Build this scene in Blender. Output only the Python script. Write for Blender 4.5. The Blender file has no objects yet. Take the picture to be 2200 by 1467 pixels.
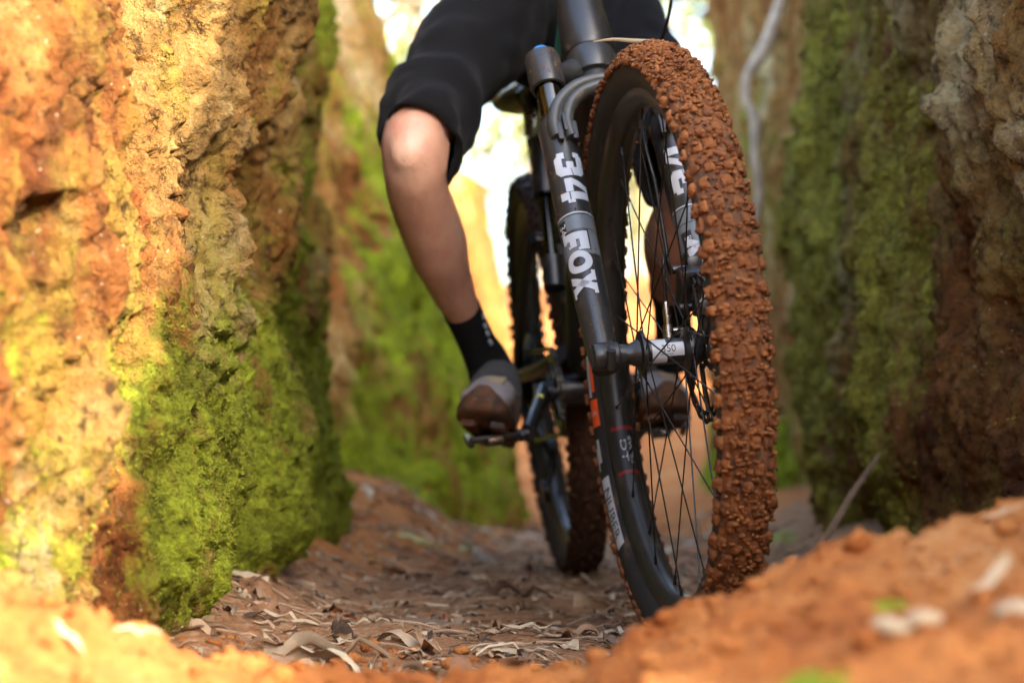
import bpy, bmesh, math, random
import numpy as np
from mathutils import Vector, Matrix

random.seed(7)
RNG = np.random.default_rng(11)
R = math.radians
S = bpy.context.scene
COL = S.collection

# ------------------------------------------------------------------ camera, world, sun, exposure
CAM_Z = 0.24
FPX = 4410.0                      # focal length in pixels of a 2200 px wide frame
PITCH = math.atan(216.5 / FPX)
cam_data = bpy.data.cameras.new('camera')
cam_data.sensor_width = 36.0
cam_data.lens = FPX / 2200.0 * 36.0
cam_data.clip_start = 0.05
cam_data.clip_end = 600.0
cam_data.dof.use_dof = True
cam_data.dof.focus_distance = 2.40
cam_data.dof.aperture_fstop = 3.8
cam = bpy.data.objects.new('camera', cam_data)
COL.objects.link(cam)
cam.location = (0, 0, CAM_Z)
cam.rotation_euler = (R(90) + PITCH, 0, 0)
S.camera = cam

TO_SUN = Vector((0.55, -0.53, 0.44)).normalized()
SUN_EL = math.asin(TO_SUN.z)
SUN_AZ = math.atan2(TO_SUN.x, TO_SUN.y)
world = bpy.data.worlds.new('World')
S.world = world
world.use_nodes = True
wn = world.node_tree
wn.nodes.clear()
sky = wn.nodes.new('ShaderNodeTexSky')
sky.sky_type = 'NISHITA'
sky.sun_disc = False
sky.sun_elevation = SUN_EL
sky.sun_rotation = SUN_AZ
sky.air_density = 1.0
sky.dust_density = 4.0
sky.ozone_density = 0.6
bg = wn.nodes.new('ShaderNodeBackground')
bg.inputs['Strength'].default_value = 0.15
wo = wn.nodes.new('ShaderNodeOutputWorld')
wn.links.new(sky.outputs[0], bg.inputs[0])
wn.links.new(bg.outputs[0], wo.inputs[0])

sun_data = bpy.data.lights.new('sun', 'SUN')
sun_data.energy = 2.0
sun_data.angle = R(0.5)
sun_data.color = (1.0, 0.86, 0.66)
sun = bpy.data.objects.new('sun', sun_data)
COL.objects.link(sun)
sun.rotation_euler = TO_SUN.to_track_quat('Z', 'Y').to_euler()

S.view_settings.view_transform = 'Standard'
S.view_settings.look = 'None'
S.view_settings.exposure = 3.22
S.view_settings.gamma = 1.0
S.view_settings.use_curve_mapping = False
S.cycles.use_denoising = True
S.cycles.max_bounces = 8
S.cycles.diffuse_bounces = 5
S.cycles.caustics_reflective = False
S.cycles.caustics_refractive = False

# ------------------------------------------------------------------ helpers: space
def P(px, py, Y):
    """world point at depth Y that lies on the sight line of photo pixel (px, py)"""
    dx = (px - 1100.0) / FPX
    dv = (733.5 - py) / FPX
    dy = math.cos(PITCH) - dv * math.sin(PITCH)
    dz = math.sin(PITCH) + dv * math.cos(PITCH)
    k = Y / dy
    return Vector((dx * k, Y, CAM_Z + dz * k))

def smooth(e0, e1, x):
    t = np.clip((x - e0) / (e1 - e0), 0, 1)
    return t * t * (3 - 2 * t)

# ------------------------------------------------------------------ helpers: noise
_perm = RNG.permutation(256)
_perm = np.concatenate([_perm, _perm, _perm])
_grad = RNG.normal(size=(256, 3))
_grad /= np.linalg.norm(_grad, axis=1)[:, None]

def pnoise(p):
    p = np.asarray(p, dtype=np.float64)
    i = np.floor(p).astype(np.int64)
    f = p - i
    i &= 255
    u = f * f * f * (f * (f * 6 - 15) + 10)
    out = np.zeros(len(p))
    for dx in (0, 1):
        wx = u[:, 0] if dx else 1 - u[:, 0]
        for dy in (0, 1):
            wy = u[:, 1] if dy else 1 - u[:, 1]
            for dz in (0, 1):
                wz = u[:, 2] if dz else 1 - u[:, 2]
                h = _perm[_perm[_perm[(i[:, 0] + dx) & 255] + ((i[:, 1] + dy) & 255)] + ((i[:, 2] + dz) & 255)]
                g = _grad[h]
                d = g[:, 0] * (f[:, 0] - dx) + g[:, 1] * (f[:, 1] - dy) + g[:, 2] * (f[:, 2] - dz)
                out += wx * wy * wz * d
    return out * 1.5

def fbm(p, octaves=4, gain=0.5, lac=2.03):
    p = np.asarray(p, dtype=np.float64)
    out = np.zeros(len(p)); a = 1.0
    for k in range(octaves):
        out += a * pnoise(p + 17.3 * k)
        p = p * lac; a *= gain
    return out

def worley(p):
    """distance to nearest point, second distance and a random value of the cell"""
    p = np.asarray(p, dtype=np.float64)
    i = np.floor(p).astype(np.int64)
    d1 = np.full(len(p), 9.0); d2 = np.full(len(p), 9.0); val = np.zeros(len(p))
    for dx in (-1, 0, 1):
        for dy in (-1, 0, 1):
            for dz in (-1, 0, 1):
                c = i + np.array([dx, dy, dz])
                h = _perm[_perm[_perm[c[:, 0] & 255] + (c[:, 1] & 255)] + (c[:, 2] & 255)]
                q = c + 0.5 + 0.45 * _grad[h]
                d = np.linalg.norm(q - p, axis=1)
                near = d < d1
                d2 = np.where(near, d1, np.minimum(d2, d))
                val = np.where(near, h / 255.0, val)
                d1 = np.where(near, d, d1)
    return d1, d2, val

# ------------------------------------------------------------------ helpers: mesh
def fast_mesh(name, verts, faces, smooth_shade=True):
    verts = np.asarray(verts, dtype=np.float32); faces = np.asarray(faces, dtype=np.int32)
    me = bpy.data.meshes.new(name)
    n, k = faces.shape
    me.vertices.add(len(verts)); me.vertices.foreach_set('co', verts.ravel())
    me.loops.add(n * k); me.loops.foreach_set('vertex_index', faces.ravel())
    me.polygons.add(n)
    me.polygons.foreach_set('loop_start', np.arange(0, n * k, k, dtype=np.int32))
    me.polygons.foreach_set('use_smooth', np.full(n, smooth_shade))
    me.update(calc_edges=True)
    return me

def set_attr(me, name, values):
    a = me.attributes.new(name, 'FLOAT', 'POINT')
    a.data.foreach_set('value', np.asarray(values, dtype=np.float32))

def grid_faces(nr, nc, wrap=False):
    r = np.arange(nr - 1)[:, None]; c = np.arange(nc if wrap else nc - 1)[None, :]
    a = r * nc + c; b = r * nc + (c + 1) % nc
    return np.stack([a, b, b + nc, a + nc], -1).reshape(-1, 4)

class MB:
    def __init__(self):
        self.v = []; self.f = []; self.m = []
    def add(self, verts, faces, mat=0):
        o = len(self.v)
        self.v += [tuple(p) for p in verts]
        self.f += [tuple(i + o for i in f) for f in faces]
        self.m += [mat] * len(faces)
        return self
    def box(self, c, size, M=None, mat=0, bevel=0.0):
        bm = bmesh.new()
        bmesh.ops.create_cube(bm, size=1.0)
        for v in bm.verts:
            v.co = Vector((v.co.x * size[0], v.co.y * size[1], v.co.z * size[2]))
        if bevel:
            bmesh.ops.bevel(bm, geom=list(bm.edges), offset=bevel, segments=2, affect='EDGES', profile=0.6)
        bm.verts.index_update()
        vs = [(M @ v.co if M else v.co) + Vector(c) for v in bm.verts]
        fs = [[v.index for v in f.verts] for f in bm.faces]
        bm.free()
        return self.add(vs, fs, mat)
    def tube(self, pts, radii, n=12, mat=0, cap=True, flat=1.0, ref=None):
        pts = [Vector(p) for p in pts]
        if not hasattr(radii, '__len__'):
            radii = [radii] * len(pts)
        vs, fs = [], []
        prev = None
        for k, p in enumerate(pts):
            t = (pts[min(k + 1, len(pts) - 1)] - pts[max(k - 1, 0)]).normalized()
            if prev is None:
                r0 = Vector(ref) if ref is not None else (Vector((0, 0, 1)) if abs(t.z) < 0.9 else Vector((1, 0, 0)))
                e1 = (r0 - t * r0.dot(t)).normalized()
            else:
                e1 = (prev - t * prev.dot(t)).normalized()
            prev = e1
            e2 = t.cross(e1)
            for j in range(n):
                a = 2 * math.pi * j / n
                vs.append(p + (e1 * math.cos(a) + e2 * math.sin(a) * flat) * radii[k])
        for k in range(len(pts) - 1):
            for j in range(n):
                a = k * n + j; b = k * n + (j + 1) % n
                fs.append((a, b, b + n, a + n))
        if cap:
            fs.append(tuple(range(n - 1, -1, -1)))
            fs.append(tuple(range((len(pts) - 1) * n, len(pts) * n)))
        return self.add(vs, fs, mat)
    def lathe(self, profile, origin=(0, 0, 0), axis=(0, 1, 0), n=32, mat=0, closed=False, arc=None):
        """profile: list of (distance along axis, radius)"""
        ax = Vector(axis).normalized()
        r0 = Vector((1, 0, 0)) if abs(ax.x) < 0.9 else Vector((0, 0, 1))
        e1 = (r0 - ax * r0.dot(ax)).normalized(); e2 = ax.cross(e1)
        o = Vector(origin)
        prof = list(profile)
        m = len(prof)
        vs = []
        for j in range(n):
            a = 2 * math.pi * j / n
            d = e1 * math.cos(a) + e2 * math.sin(a)
            for (h, r) in prof:
                vs.append(o + ax * h + d * r)
        fs = []
        for j in range(n):
            jn = (j + 1) % n
            for k in range(m if closed else m - 1):
                kn = (k + 1) % m
                fs.append((j * m + k, j * m + kn, jn * m + kn, jn * m + k))
        return self.add(vs, fs, mat)
    def ico(self, c, r, sub=1, scale=(1, 1, 1), jit=0.0, mat=0):
        bm = bmesh.new()
        bmesh.ops.create_icosphere(bm, subdivisions=sub, radius=1.0)
        bm.verts.index_update()
        vs = []
        for v in bm.verts:
            k = r * (1 + random.uniform(-jit, jit))
            vs.append(Vector((v.co.x * scale[0], v.co.y * scale[1], v.co.z * scale[2])) * k + Vector(c))
        fs = [[v.index for v in f.verts] for f in bm.faces]
        bm.free()
        return self.add(vs, fs, mat)
    def mesh(self, name, mats, smooth_deg=40):
        me = bpy.data.meshes.new(name)
        me.from_pydata([tuple(v) for v in self.v], [], self.f)
        bm = bmesh.new(); bm.from_mesh(me)
        bmesh.ops.recalc_face_normals(bm, faces=list(bm.faces))
        bm.to_mesh(me); bm.free()
        if not isinstance(mats, (list, tuple)):
            mats = [mats]
        for m in mats:
            me.materials.append(m)
        me.polygons.foreach_set('material_index', self.m)
        me.polygons.foreach_set('use_smooth', [True] * len(me.polygons))
        try:
            me.set_sharp_from_angle(angle=R(smooth_deg))
        except Exception:
            pass
        me.update()
        return me

WORLD_M = {}
def link(name, data, parent=None, W=None, **props):
    o = bpy.data.objects.new(name, data)
    COL.objects.link(o)
    W = W if W is not None else Matrix.Identity(4)
    WORLD_M[o.name] = W.copy()
    if parent is not None:
        o.parent = parent
        o.matrix_basis = WORLD_M[parent.name].inverted() @ W
    else:
        o.matrix_basis = W
    for k, v in props.items():
        o[k] = v
    return o

def frame(origin, x, y, z):
    M = Matrix.Identity(4)
    for i in range(3):
        M[i][0], M[i][1], M[i][2], M[i][3] = x[i], y[i], z[i], origin[i]
    return M

# ------------------------------------------------------------------ helpers: materials
def new_mat(name):
    m = bpy.data.materials.new(name)
    m.use_nodes = True
    nt = m.node_tree
    nt.nodes.clear()
    out = nt.nodes.new('ShaderNodeOutputMaterial')
    b = nt.nodes.new('ShaderNodeBsdfPrincipled')
    nt.links.new(b.outputs[0], out.inputs[0])
    return m, nt, b

class NT:
    """small shorthand around a node tree"""
    def __init__(self, nt, coord='Object', vec=None):
        self.nt = nt; self.L = nt.links
        tc = nt.nodes.new('ShaderNodeTexCoord')
        self.co = tc.outputs[coord]
    def noise(self, scale, detail=6, rough=0.6, stretch=None, dist=0.0, off=None):
        n = self.nt.nodes.new('ShaderNodeTexNoise')
        n.inputs['Scale'].default_value = scale
        n.inputs['Detail'].default_value = detail
        n.inputs['Roughness'].default_value = rough
        n.inputs['Distortion'].default_value = dist
        src = self.co
        if stretch or off:
            mp = self.nt.nodes.new('ShaderNodeMapping')
            if stretch: mp.inputs['Scale'].default_value = stretch
            if off: mp.inputs['Location'].default_value = off
            self.L.new(src, mp.inputs[0]); src = mp.outputs[0]
        self.L.new(src, n.inputs['Vector'])
        return n.outputs['Fac']
    def vor(self, scale, feature='F1', stretch=None):
        n = self.nt.nodes.new('ShaderNodeTexVoronoi')
        n.feature = feature
        n.inputs['Scale'].default_value = scale
        src = self.co
        if stretch:
            mp = self.nt.nodes.new('ShaderNodeMapping'); mp.inputs['Scale'].default_value = stretch
            self.L.new(src, mp.inputs[0]); src = mp.outputs[0]
        self.L.new(src, n.inputs['Vector'])
        return n.outputs['Distance']
    def attr(self, name):
        n = self.nt.nodes.new('ShaderNodeAttribute'); n.attribute_name = name
        return n.outputs['Fac']
    def rnd(self):
        n = self.nt.nodes.new('ShaderNodeObjectInfo')
        return n.outputs['Random']
    def ramp(self, fac, stops, interp='LINEAR'):
        n = self.nt.nodes.new('ShaderNodeValToRGB')
        cr = n.color_ramp; cr.interpolation = interp
        while len(cr.elements) < len(stops):
            cr.elements.new(0.5)
        for e, (p, c) in zip(cr.elements, stops):
            e.position = p
            e.color = (c, c, c, 1) if not hasattr(c, '__len__') else (*c, 1)
        self.L.new(fac, n.inputs[0])
        return n.outputs[0]
    def math(self, op, a, b=None, clamp=False):
        n = self.nt.nodes.new('ShaderNodeMath'); n.operation = op; n.use_clamp = clamp
        for k, x in enumerate((a, b)):
            if x is None: continue
            if isinstance(x, (int, float)): n.inputs[k].default_value = x
            else: self.L.new(x, n.inputs[k])
        return n.outputs[0]
    def mix(self, fac, a, b, mode='MIX'):
        n = self.nt.nodes.new('ShaderNodeMix'); n.data_type = 'RGBA'; n.blend_type = mode
        for k, x in ((0, fac), (6, a), (7, b)):
            if isinstance(x, (int, float)): n.inputs[k].default_value = x
            elif isinstance(x, (tuple, list)): n.inputs[k].default_value = (*x, 1)
            else: self.L.new(x, n.inputs[k])
        return n.outputs[2]
    def bump(self, height, strength=0.5, dist=0.01, prev=None):
        n = self.nt.nodes.new('ShaderNodeBump')
        n.inputs['Strength'].default_value = strength
        n.inputs['Distance'].default_value = dist
        self.L.new(height, n.inputs['Height'])
        if prev is not None: self.L.new(prev, n.inputs['Normal'])
        return n.outputs[0]

def clay_material(name, tint=1.0, moss_dark=(0.085, 0.095, 0.010), moss_light=(0.30, 0.40, 0.018), red=0.5, lichen=0.5, film=0.65):
    m, nt, b = new_mat(name)
    n = NT(nt)
    big = n.noise(2.6, 5, 0.6, stretch=(1, 1, 0.45), dist=0.4)
    mid = n.noise(9, 6, 0.65, stretch=(1, 1, 0.55), off=(3, 1, 2))
    fine = n.noise(60, 6, 0.7)
    vf = n.noise(240, 3, 0.6)
    mixf = n.math('ADD', n.math('MULTIPLY', big, 0.62), n.math('MULTIPLY', mid, 0.38))
    clay = n.ramp(mixf, [(0.36, (0.13 * tint, 0.045 * tint, 0.015 * tint)), (0.44, (0.32 * tint, 0.120 * tint, 0.030 * tint)),
                         (0.50, (0.38 * tint, 0.20 * tint, 0.055 * tint)), (0.56, (0.48 * tint, 0.30 * tint, 0.105 * tint)), (0.64, (0.64 * tint, 0.50 * tint, 0.27 * tint))])
    # red iron streaks
    rs = n.ramp(n.noise(5, 4, 0.6, stretch=(1, 1, 0.28), off=(7, 2, 5)), [(0.54, 0.0), (0.68, red)])
    clay = n.mix(rs, clay, (0.36 * tint, 0.085 * tint, 0.022 * tint))
    # grey green lichen and pale specks
    li = n.ramp(n.noise(7, 8, 0.75, off=(1, 9, 4), stretch=(1, 1, 0.6)), [(0.55, 0.0), (0.68, lichen)])
    clay = n.mix(li, clay, (0.36, 0.37, 0.20))
    grain = n.ramp(n.math('ADD', n.math('MULTIPLY', fine, .55), n.math('MULTIPLY', n.noise(19, 6, .7, off=(2, 8, 8)), .45)), [(0.34, 0.38), (0.5, 0.95), (0.66, 1.35)])
    clay = n.mix(1.0, clay, grain, 'MULTIPLY')
    sp = n.ramp(n.noise(120, 2, 0.5, off=(4, 4, 1)), [(0.70, 0.0), (0.76, 0.55)])
    clay = n.mix(sp, clay, (0.62, 0.55, 0.42))
    # thin yellow green film of algae
    al = n.ramp(n.noise(6, 7, 0.7, off=(11, 3, 8), stretch=(1, 1, 0.35)), [(0.48, 0.0), (0.64, film)])
    clay = n.mix(al, clay, (0.23, 0.20, 0.030))
    pit_shade = n.ramp(n.noise(44, 5, 0.72, off=(6, 6, 2), stretch=(1, 1, .7)), [(0.55, 0.0), (0.66, 0.85)])  # dark specks put into the colour as the shade of small pits
    clay = n.mix(pit_shade, clay, (0.050 * tint, 0.026 * tint, 0.012 * tint))
    # moss
    mn = n.noise(26, 7, 0.7, stretch=(1, 1, 0.6), off=(2, 2, 2))
    mm = n.math('ADD', n.attr('moss'), n.math('MULTIPLY', n.math('SUBTRACT', mn, 0.5), 1.5))
    mask = n.ramp(mm, [(0.40, 0.0), (0.72, 0.95)])
    mc = n.math('ADD', n.math('MULTIPLY', n.noise(11, 6, 0.65, off=(5, 5, 5)), 0.7), n.math('MULTIPLY', n.noise(130, 3, 0.6), 0.3))
    moss = n.ramp(mc, [(0.34, moss_dark), (0.5, tuple(0.45 * (x + y) for x, y in zip(moss_dark, moss_light))), (0.66, moss_light)])
    moss = n.mix(1.0, moss, n.ramp(n.noise(85, 4, .7, off=(1, 1, 6)), [(0.32, 0.40), (0.5, 1.0), (0.68, 1.35)]), 'MULTIPLY')
    col = n.mix(mask, clay, moss)
    nt.links.new(col, b.inputs['Base Color'])
    b.inputs['Roughness'].default_value = 0.92
    b.inputs['Specular IOR Level'].default_value = 0.15
    hb = n.math('ADD', n.math('MULTIPLY', fine, 0.7), n.math('MULTIPLY', vf, 0.3))
    bp = n.bump(hb, 1.0, 0.012)
    bp2 = n.bump(n.noise(22, 6, 0.7), 0.7, 0.03, bp)
    pit = n.ramp(n.noise(34, 4, 0.65, off=(9, 2, 7), stretch=(1, 1, .75)), [(0.30, 0.0), (0.42, 1.0)])
    bp3 = n.bump(pit, 0.9, 0.014, bp2)
    nt.links.new(bp3, b.inputs['Normal'])
    return m

def simple_mat(name, col, rough=0.5, metal=0.0, spec=0.5, var=0.25, scale=30, bump=0.0, bscale=200, coat=0.0, dirt=None, dirt_amt=0.5, dscale=14):
    m, nt, b = new_mat(name)
    n = NT(nt)
    f = n.noise(scale, 5, 0.6)
    c = n.ramp(f, [(0.25, tuple(x * (1 - var) for x in col)), (0.75, tuple(min(1, x * (1 + var)) for x in col))])
    if dirt:
        d = n.noise(dscale, 8, 0.75, off=(3, 7, 1))
        k = n.ramp(d, [(0.62 - dirt_amt * 0.35, 0.0), (0.80 - dirt_amt * 0.3, 1.0)])
        c = n.mix(k, c, dirt)
        rr = n.ramp(k, [(0, rough), (1, 0.95)])
        nt.links.new(rr, b.inputs['Roughness'])
    else:
        rr = n.ramp(n.noise(scale * 2, 4, 0.6), [(0.2, max(0.02, rough - 0.1)), (0.8, min(1, rough + 0.1))])
        nt.links.new(rr, b.inputs['Roughness'])
    nt.links.new(c, b.inputs['Base Color'])
    b.inputs['Metallic'].default_value = metal
    b.inputs['Specular IOR Level'].default_value = spec
    b.inputs['Coat Weight'].default_value = coat
    if bump:
        nt.links.new(n.bump(n.noise(bscale, 4, 0.6), bump, 0.002), b.inputs['Normal'])
    return m

MUD = (0.33, 0.115, 0.030)
M = {}
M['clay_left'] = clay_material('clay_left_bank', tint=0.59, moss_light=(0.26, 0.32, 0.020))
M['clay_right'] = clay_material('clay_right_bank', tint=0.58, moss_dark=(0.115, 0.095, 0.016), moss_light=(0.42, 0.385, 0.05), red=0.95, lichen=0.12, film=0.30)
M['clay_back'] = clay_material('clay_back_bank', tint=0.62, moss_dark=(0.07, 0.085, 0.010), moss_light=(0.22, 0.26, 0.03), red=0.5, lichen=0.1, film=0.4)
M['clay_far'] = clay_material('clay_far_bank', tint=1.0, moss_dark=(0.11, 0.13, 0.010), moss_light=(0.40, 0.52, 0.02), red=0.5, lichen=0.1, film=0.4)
M['black_paint'] = simple_mat('satin_black_paint', (0.014, 0.014, 0.0135), 0.36, 0, 0.5, 0.2, 40, dirt=(0.16, 0.085, 0.04), dirt_amt=0.12, dscale=40)
M['fork_paint'] = simple_mat('fork_grey_black', (0.023, 0.0235, 0.0225), 0.34, 0, 0.5, 0.15, 40, dirt=(0.20, 0.12, 0.06), dirt_amt=0.10, dscale=60)
M['arch_paint'] = simple_mat('arch_grey', (0.044, 0.046, 0.043), 0.45, 0, 0.5, 0.15, 40, dirt=(0.20, 0.12, 0.06), dirt_amt=0.12, dscale=60)
M['stanchion'] = simple_mat('polished_stanchion', (0.10, 0.095, 0.085), 0.10, 1.0, 0.5, 0.2, 30)
M['rubber'] = simple_mat('sidewall_rubber', (0.019, 0.0185, 0.018), 0.58, 0, 0.4, 0.25, 60, bump=0.3, bscale=400, dirt=(0.15, 0.085, 0.045), dirt_amt=0.18, dscale=30)
M['rim'] = simple_mat('rim_black', (0.022, 0.022, 0.020), 0.36, 0, 0.5, 0.2, 30, dirt=(0.10, 0.065, 0.04), dirt_amt=0.14, dscale=25)
M['spoke'] = simple_mat('spoke_black', (0.03, 0.028, 0.026), 0.3, 0.7, 0.5, 0.2, 30)
M['black_plastic'] = simple_mat('black_parts', (0.010, 0.010, 0.010), 0.33, 0, 0.5, 0.2, 30, dirt=(0.14, 0.07, 0.03), dirt_amt=0.2, dscale=50)
M['steel'] = simple_mat('brushed_steel', (0.45, 0.44, 0.42), 0.25, 1.0, 0.5, 0.15, 60)
M['dark_steel'] = simple_mat('dark_steel', (0.06, 0.055, 0.045), 0.3, 0.9, 0.5, 0.2, 50)
M['white_decal'] = simple_mat('white_decal', (0.42, 0.44, 0.455), 0.45, 0, 0.5, 0.06, 20)
M['grey_decal'] = simple_mat('grey_decal', (0.12, 0.137, 0.145), 0.40, 0, 0.5, 0.08, 20)
M['black_decal'] = simple_mat('black_decal', (0.012, 0.012, 0.012), 0.5, 0, 0.5, 0.1, 20)
M['orange_decal'] = simple_mat('orange_decal', (0.75, 0.09, 0.02), 0.45, 0, 0.5, 0.1, 20)
M['red_decal'] = simple_mat('red_decal', (0.22, 0.015, 0.012), 0.45, 0, 0.5, 0.1, 20)
M['yellow_decal'] = simple_mat('yellow_decal', (0.50, 0.48, 0.05), 0.45, 0, 0.5, 0.1, 20)
M['blue_knob'] = simple_mat('blue_knob', (0.02, 0.22, 0.62), 0.35, 0.3, 0.5, 0.1, 20)
M['teal_paint'] = simple_mat('teal_paint', (0.05, 0.26, 0.18), 0.35, 0, 0.5, 0.1, 20)
M['shorts'] = simple_mat('dark_shorts_cloth', (0.0050, 0.0049, 0.0056), 0.85, 0, 0.12, 0.2, 25, bump=0.35, bscale=900)
M['sock'] = simple_mat('black_knit', (0.006, 0.006, 0.006), 0.95, 0, 0.2, 0.25, 80, bump=0.5, bscale=600)
M['shoe'] = simple_mat('grey_mauve_shoe', (0.26, 0.22, 0.205), 0.8, 0, 0.3, 0.18, 40, bump=0.2, bscale=300, dirt=(0.20, 0.10, 0.05), dirt_amt=0.12, dscale=25)
M['shoe_dark'] = simple_mat('dark_shoe_panel', (0.045, 0.042, 0.040), 0.8, 0, 0.3, 0.2, 40)
M['sole'] = simple_mat('muddy_sole', (0.035, 0.022, 0.014), 0.6, 0, 0.4, 0.3, 40, bump=0.4, bscale=120, dirt=(0.16, 0.06, 0.018), dirt_amt=0.55, dscale=22)
M['twig'] = simple_mat('dry_twig', (0.17, 0.105, 0.062), 0.9, 0, 0.2, 0.3, 60)
M['root'] = simple_mat('pale_root', (0.36, 0.285, 0.21), 0.9, 0, 0.2, 0.5, 18, bump=0.5, bscale=60)
M['bark'] = simple_mat('dark_bark', (0.05, 0.032, 0.022), 0.9, 0, 0.2, 0.4, 90, bump=0.7, bscale=150)

M['shorts'].node_tree.nodes['Principled BSDF'].inputs['Sheen Weight'].default_value = .04
M['shorts'].node_tree.nodes['Principled BSDF'].inputs['Sheen Roughness'].default_value = .5
def skin_material():
    m, nt, b = new_mat('skin')
    n = NT(nt)
    f = n.ramp(n.noise(7, 5, 0.6), [(0.3, (0.36, 0.175, 0.115)), (0.5, (0.50, 0.27, 0.180)), (0.7, (0.58, 0.36, 0.25))])
    bl = n.ramp(n.noise(16, 5, 0.65, off=(3, 3, 3)), [(0.52, 0.0), (0.72, 0.55)])
    f = n.mix(bl, f, (0.44, 0.13, 0.095))
    sp = n.ramp(n.noise(150, 2, 0.5), [(0.68, 0.0), (0.74, 0.7)])
    f = n.mix(sp, f, (0.20, 0.085, 0.045))
    nt.links.new(f, b.inputs['Base Color'])
    b.inputs['Roughness'].default_value = 0.40
    b.inputs['Specular IOR Level'].default_value = 0.5
    b.inputs['Subsurface Weight'].default_value = 0.12
    b.inputs['Subsurface Radius'].default_value = (0.008, 0.003, 0.0015)
    nt.links.new(n.bump(n.noise(45, 6, 0.7), 0.35, 0.006, n.bump(n.noise(220, 4, 0.6), 0.35, 0.002)), b.inputs['Normal'])
    return m
M['skin'] = skin_material()

def mud_material(name, gap):
    m, nt, b = new_mat(name)
    n = NT(nt)
    c = n.ramp(n.noise(38, 7, 0.7), [(0.28, (0.11, 0.036, 0.011)), (0.45, (0.23, 0.080, 0.021)), (0.6, (0.33, 0.128, 0.036)), (0.78, (0.42, 0.20, 0.080))])
    c = n.mix(n.ramp(n.noise(7, 4, .6, off=(4, 0, 4)), [(0.42, 0.0), (0.62, 0.55)]), c, (0.11, 0.038, 0.014))
    c = n.mix(n.ramp(n.rnd(), [(0, 0.0), (0.5, 0.0), (1, 0.5)]), c, (0.085, 0.038, 0.018))
    if gap:
        k = n.ramp(n.noise(55, 5, 0.7, off=(2, 5, 8)), [(0.44, 0.0), (0.66, 0.9)])
        c = n.mix(k, c, (0.060, 0.040, 0.028))
    nt.links.new(c, b.inputs['Base Color'])
    b.inputs['Roughness'].default_value = 0.85
    b.inputs['Specular IOR Level'].default_value = 0.3
    nt.links.new(n.bump(n.noise(130, 6, 0.7), 0.9, 0.006), b.inputs['Normal'])
    return m
M['mud'] = mud_material('caked_clay_mud', False)
M['tread'] = mud_material('muddy_tread_rubber', True)
M['dark_mud'] = simple_mat('dark_wet_mud', (0.050, 0.021, 0.010), 0.75, 0, 0.3, 0.4, 40, bump=0.8, bscale=90)

def leaf_material(name, stops, spots=True):
    m, nt, b = new_mat(name)
    n = NT(nt)
    c = n.ramp(n.rnd(), stops)
    g = n.ramp(n.noise(40, 5, 0.7), [(0.3, 0.6), (0.7, 1.15)])
    c = n.mix(1.0, c, g, 'MULTIPLY')
    nt.links.new(c, b.inputs['Base Color'])
    b.inputs['Roughness'].default_value = 0.7
    b.inputs['Specular IOR Level'].default_value = 0.3
    return m
M['leaf'] = leaf_material('dry_leaf', [(0.0, (0.16, 0.085, 0.045)), (0.2, (0.32, 0.20, 0.11)), (0.4, (0.28, 0.10, 0.04)), (0.5, (0.44, 0.32, 0.20)), (0.65, (0.16, 0.10, 0.065)), (0.8, (0.36, 0.29, 0.21)), (1.0, (0.56, 0.45, 0.30))])
M['leaf_pale'] = simple_mat('pale_green_leaf', (0.46, 0.44, 0.20), 0.7, 0, 0.3, 0.15, 30)
M['leaf_cream'] = simple_mat('cream_leaf', (0.34, 0.27, 0.17), 0.7, 0, 0.3, 0.2, 30)
M['litter'] = simple_mat('litter_bits', (0.33, 0.225, 0.14), 0.9, 0, 0.2, 0.6, 24)
M['moss_blade'] = simple_mat('moss_blades', (0.195, 0.215, 0.022), 0.9, 0, 0.1, 0.8, 14)
M['moss_olive'] = simple_mat('olive_moss_blades', (0.29, 0.24, 0.045), 0.9, 0, 0.1, 0.7, 12)

def ground_material():
    m, nt, b = new_mat('red_clay_ground')
    n = NT(nt)
    mixf = n.math('ADD', n.math('MULTIPLY', n.noise(5, 6, 0.65), 0.6), n.math('MULTIPLY', n.noise(28, 6, 0.7), 0.4))
    clay = n.ramp(mixf, [(0.34, (0.17, 0.050, 0.015)), (0.45, (0.34, 0.115, 0.029)), (0.56, (0.44, 0.18, 0.052)), (0.68, (0.50, 0.28, 0.12))])
    lit = n.ramp(n.noise(45, 6, 0.7, off=(4, 1, 1)), [(0.3, (0.15, 0.068, 0.030)), (0.5, (0.30, 0.15, 0.070)), (0.7, (0.38, 0.25, 0.14))])
    k = n.math('ADD', n.attr('litter'), n.math('MULTIPLY', n.math('SUBTRACT', n.noise(14, 6, 0.7), 0.5), 1.2))
    c = n.mix(n.ramp(k, [(0.4, 0.0), (0.65, 1.0)]), clay, lit)
    mk = n.math('ADD', n.attr('moss'), n.math('MULTIPLY', n.math('SUBTRACT', n.noise(22, 6, 0.7, off=(8, 1, 1)), 0.5), 1.3))
    c = n.mix(n.ramp(mk, [(0.5, 0.0), (0.65, 1.0)]), c, (0.20, 0.25, 0.02))
    nt.links.new(c, b.inputs['Base Color'])
    b.inputs['Roughness'].default_value = 0.92
    b.inputs['Specular IOR Level'].default_value = 0.15
    bp = n.bump(n.noise(90, 6, 0.7), 0.9, 0.008)
    nt.links.new(n.bump(n.noise(26, 6, 0.7), 0.6, 0.02, bp), b.inputs['Normal'])
    return m
M['ground'] = ground_material()

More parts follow.
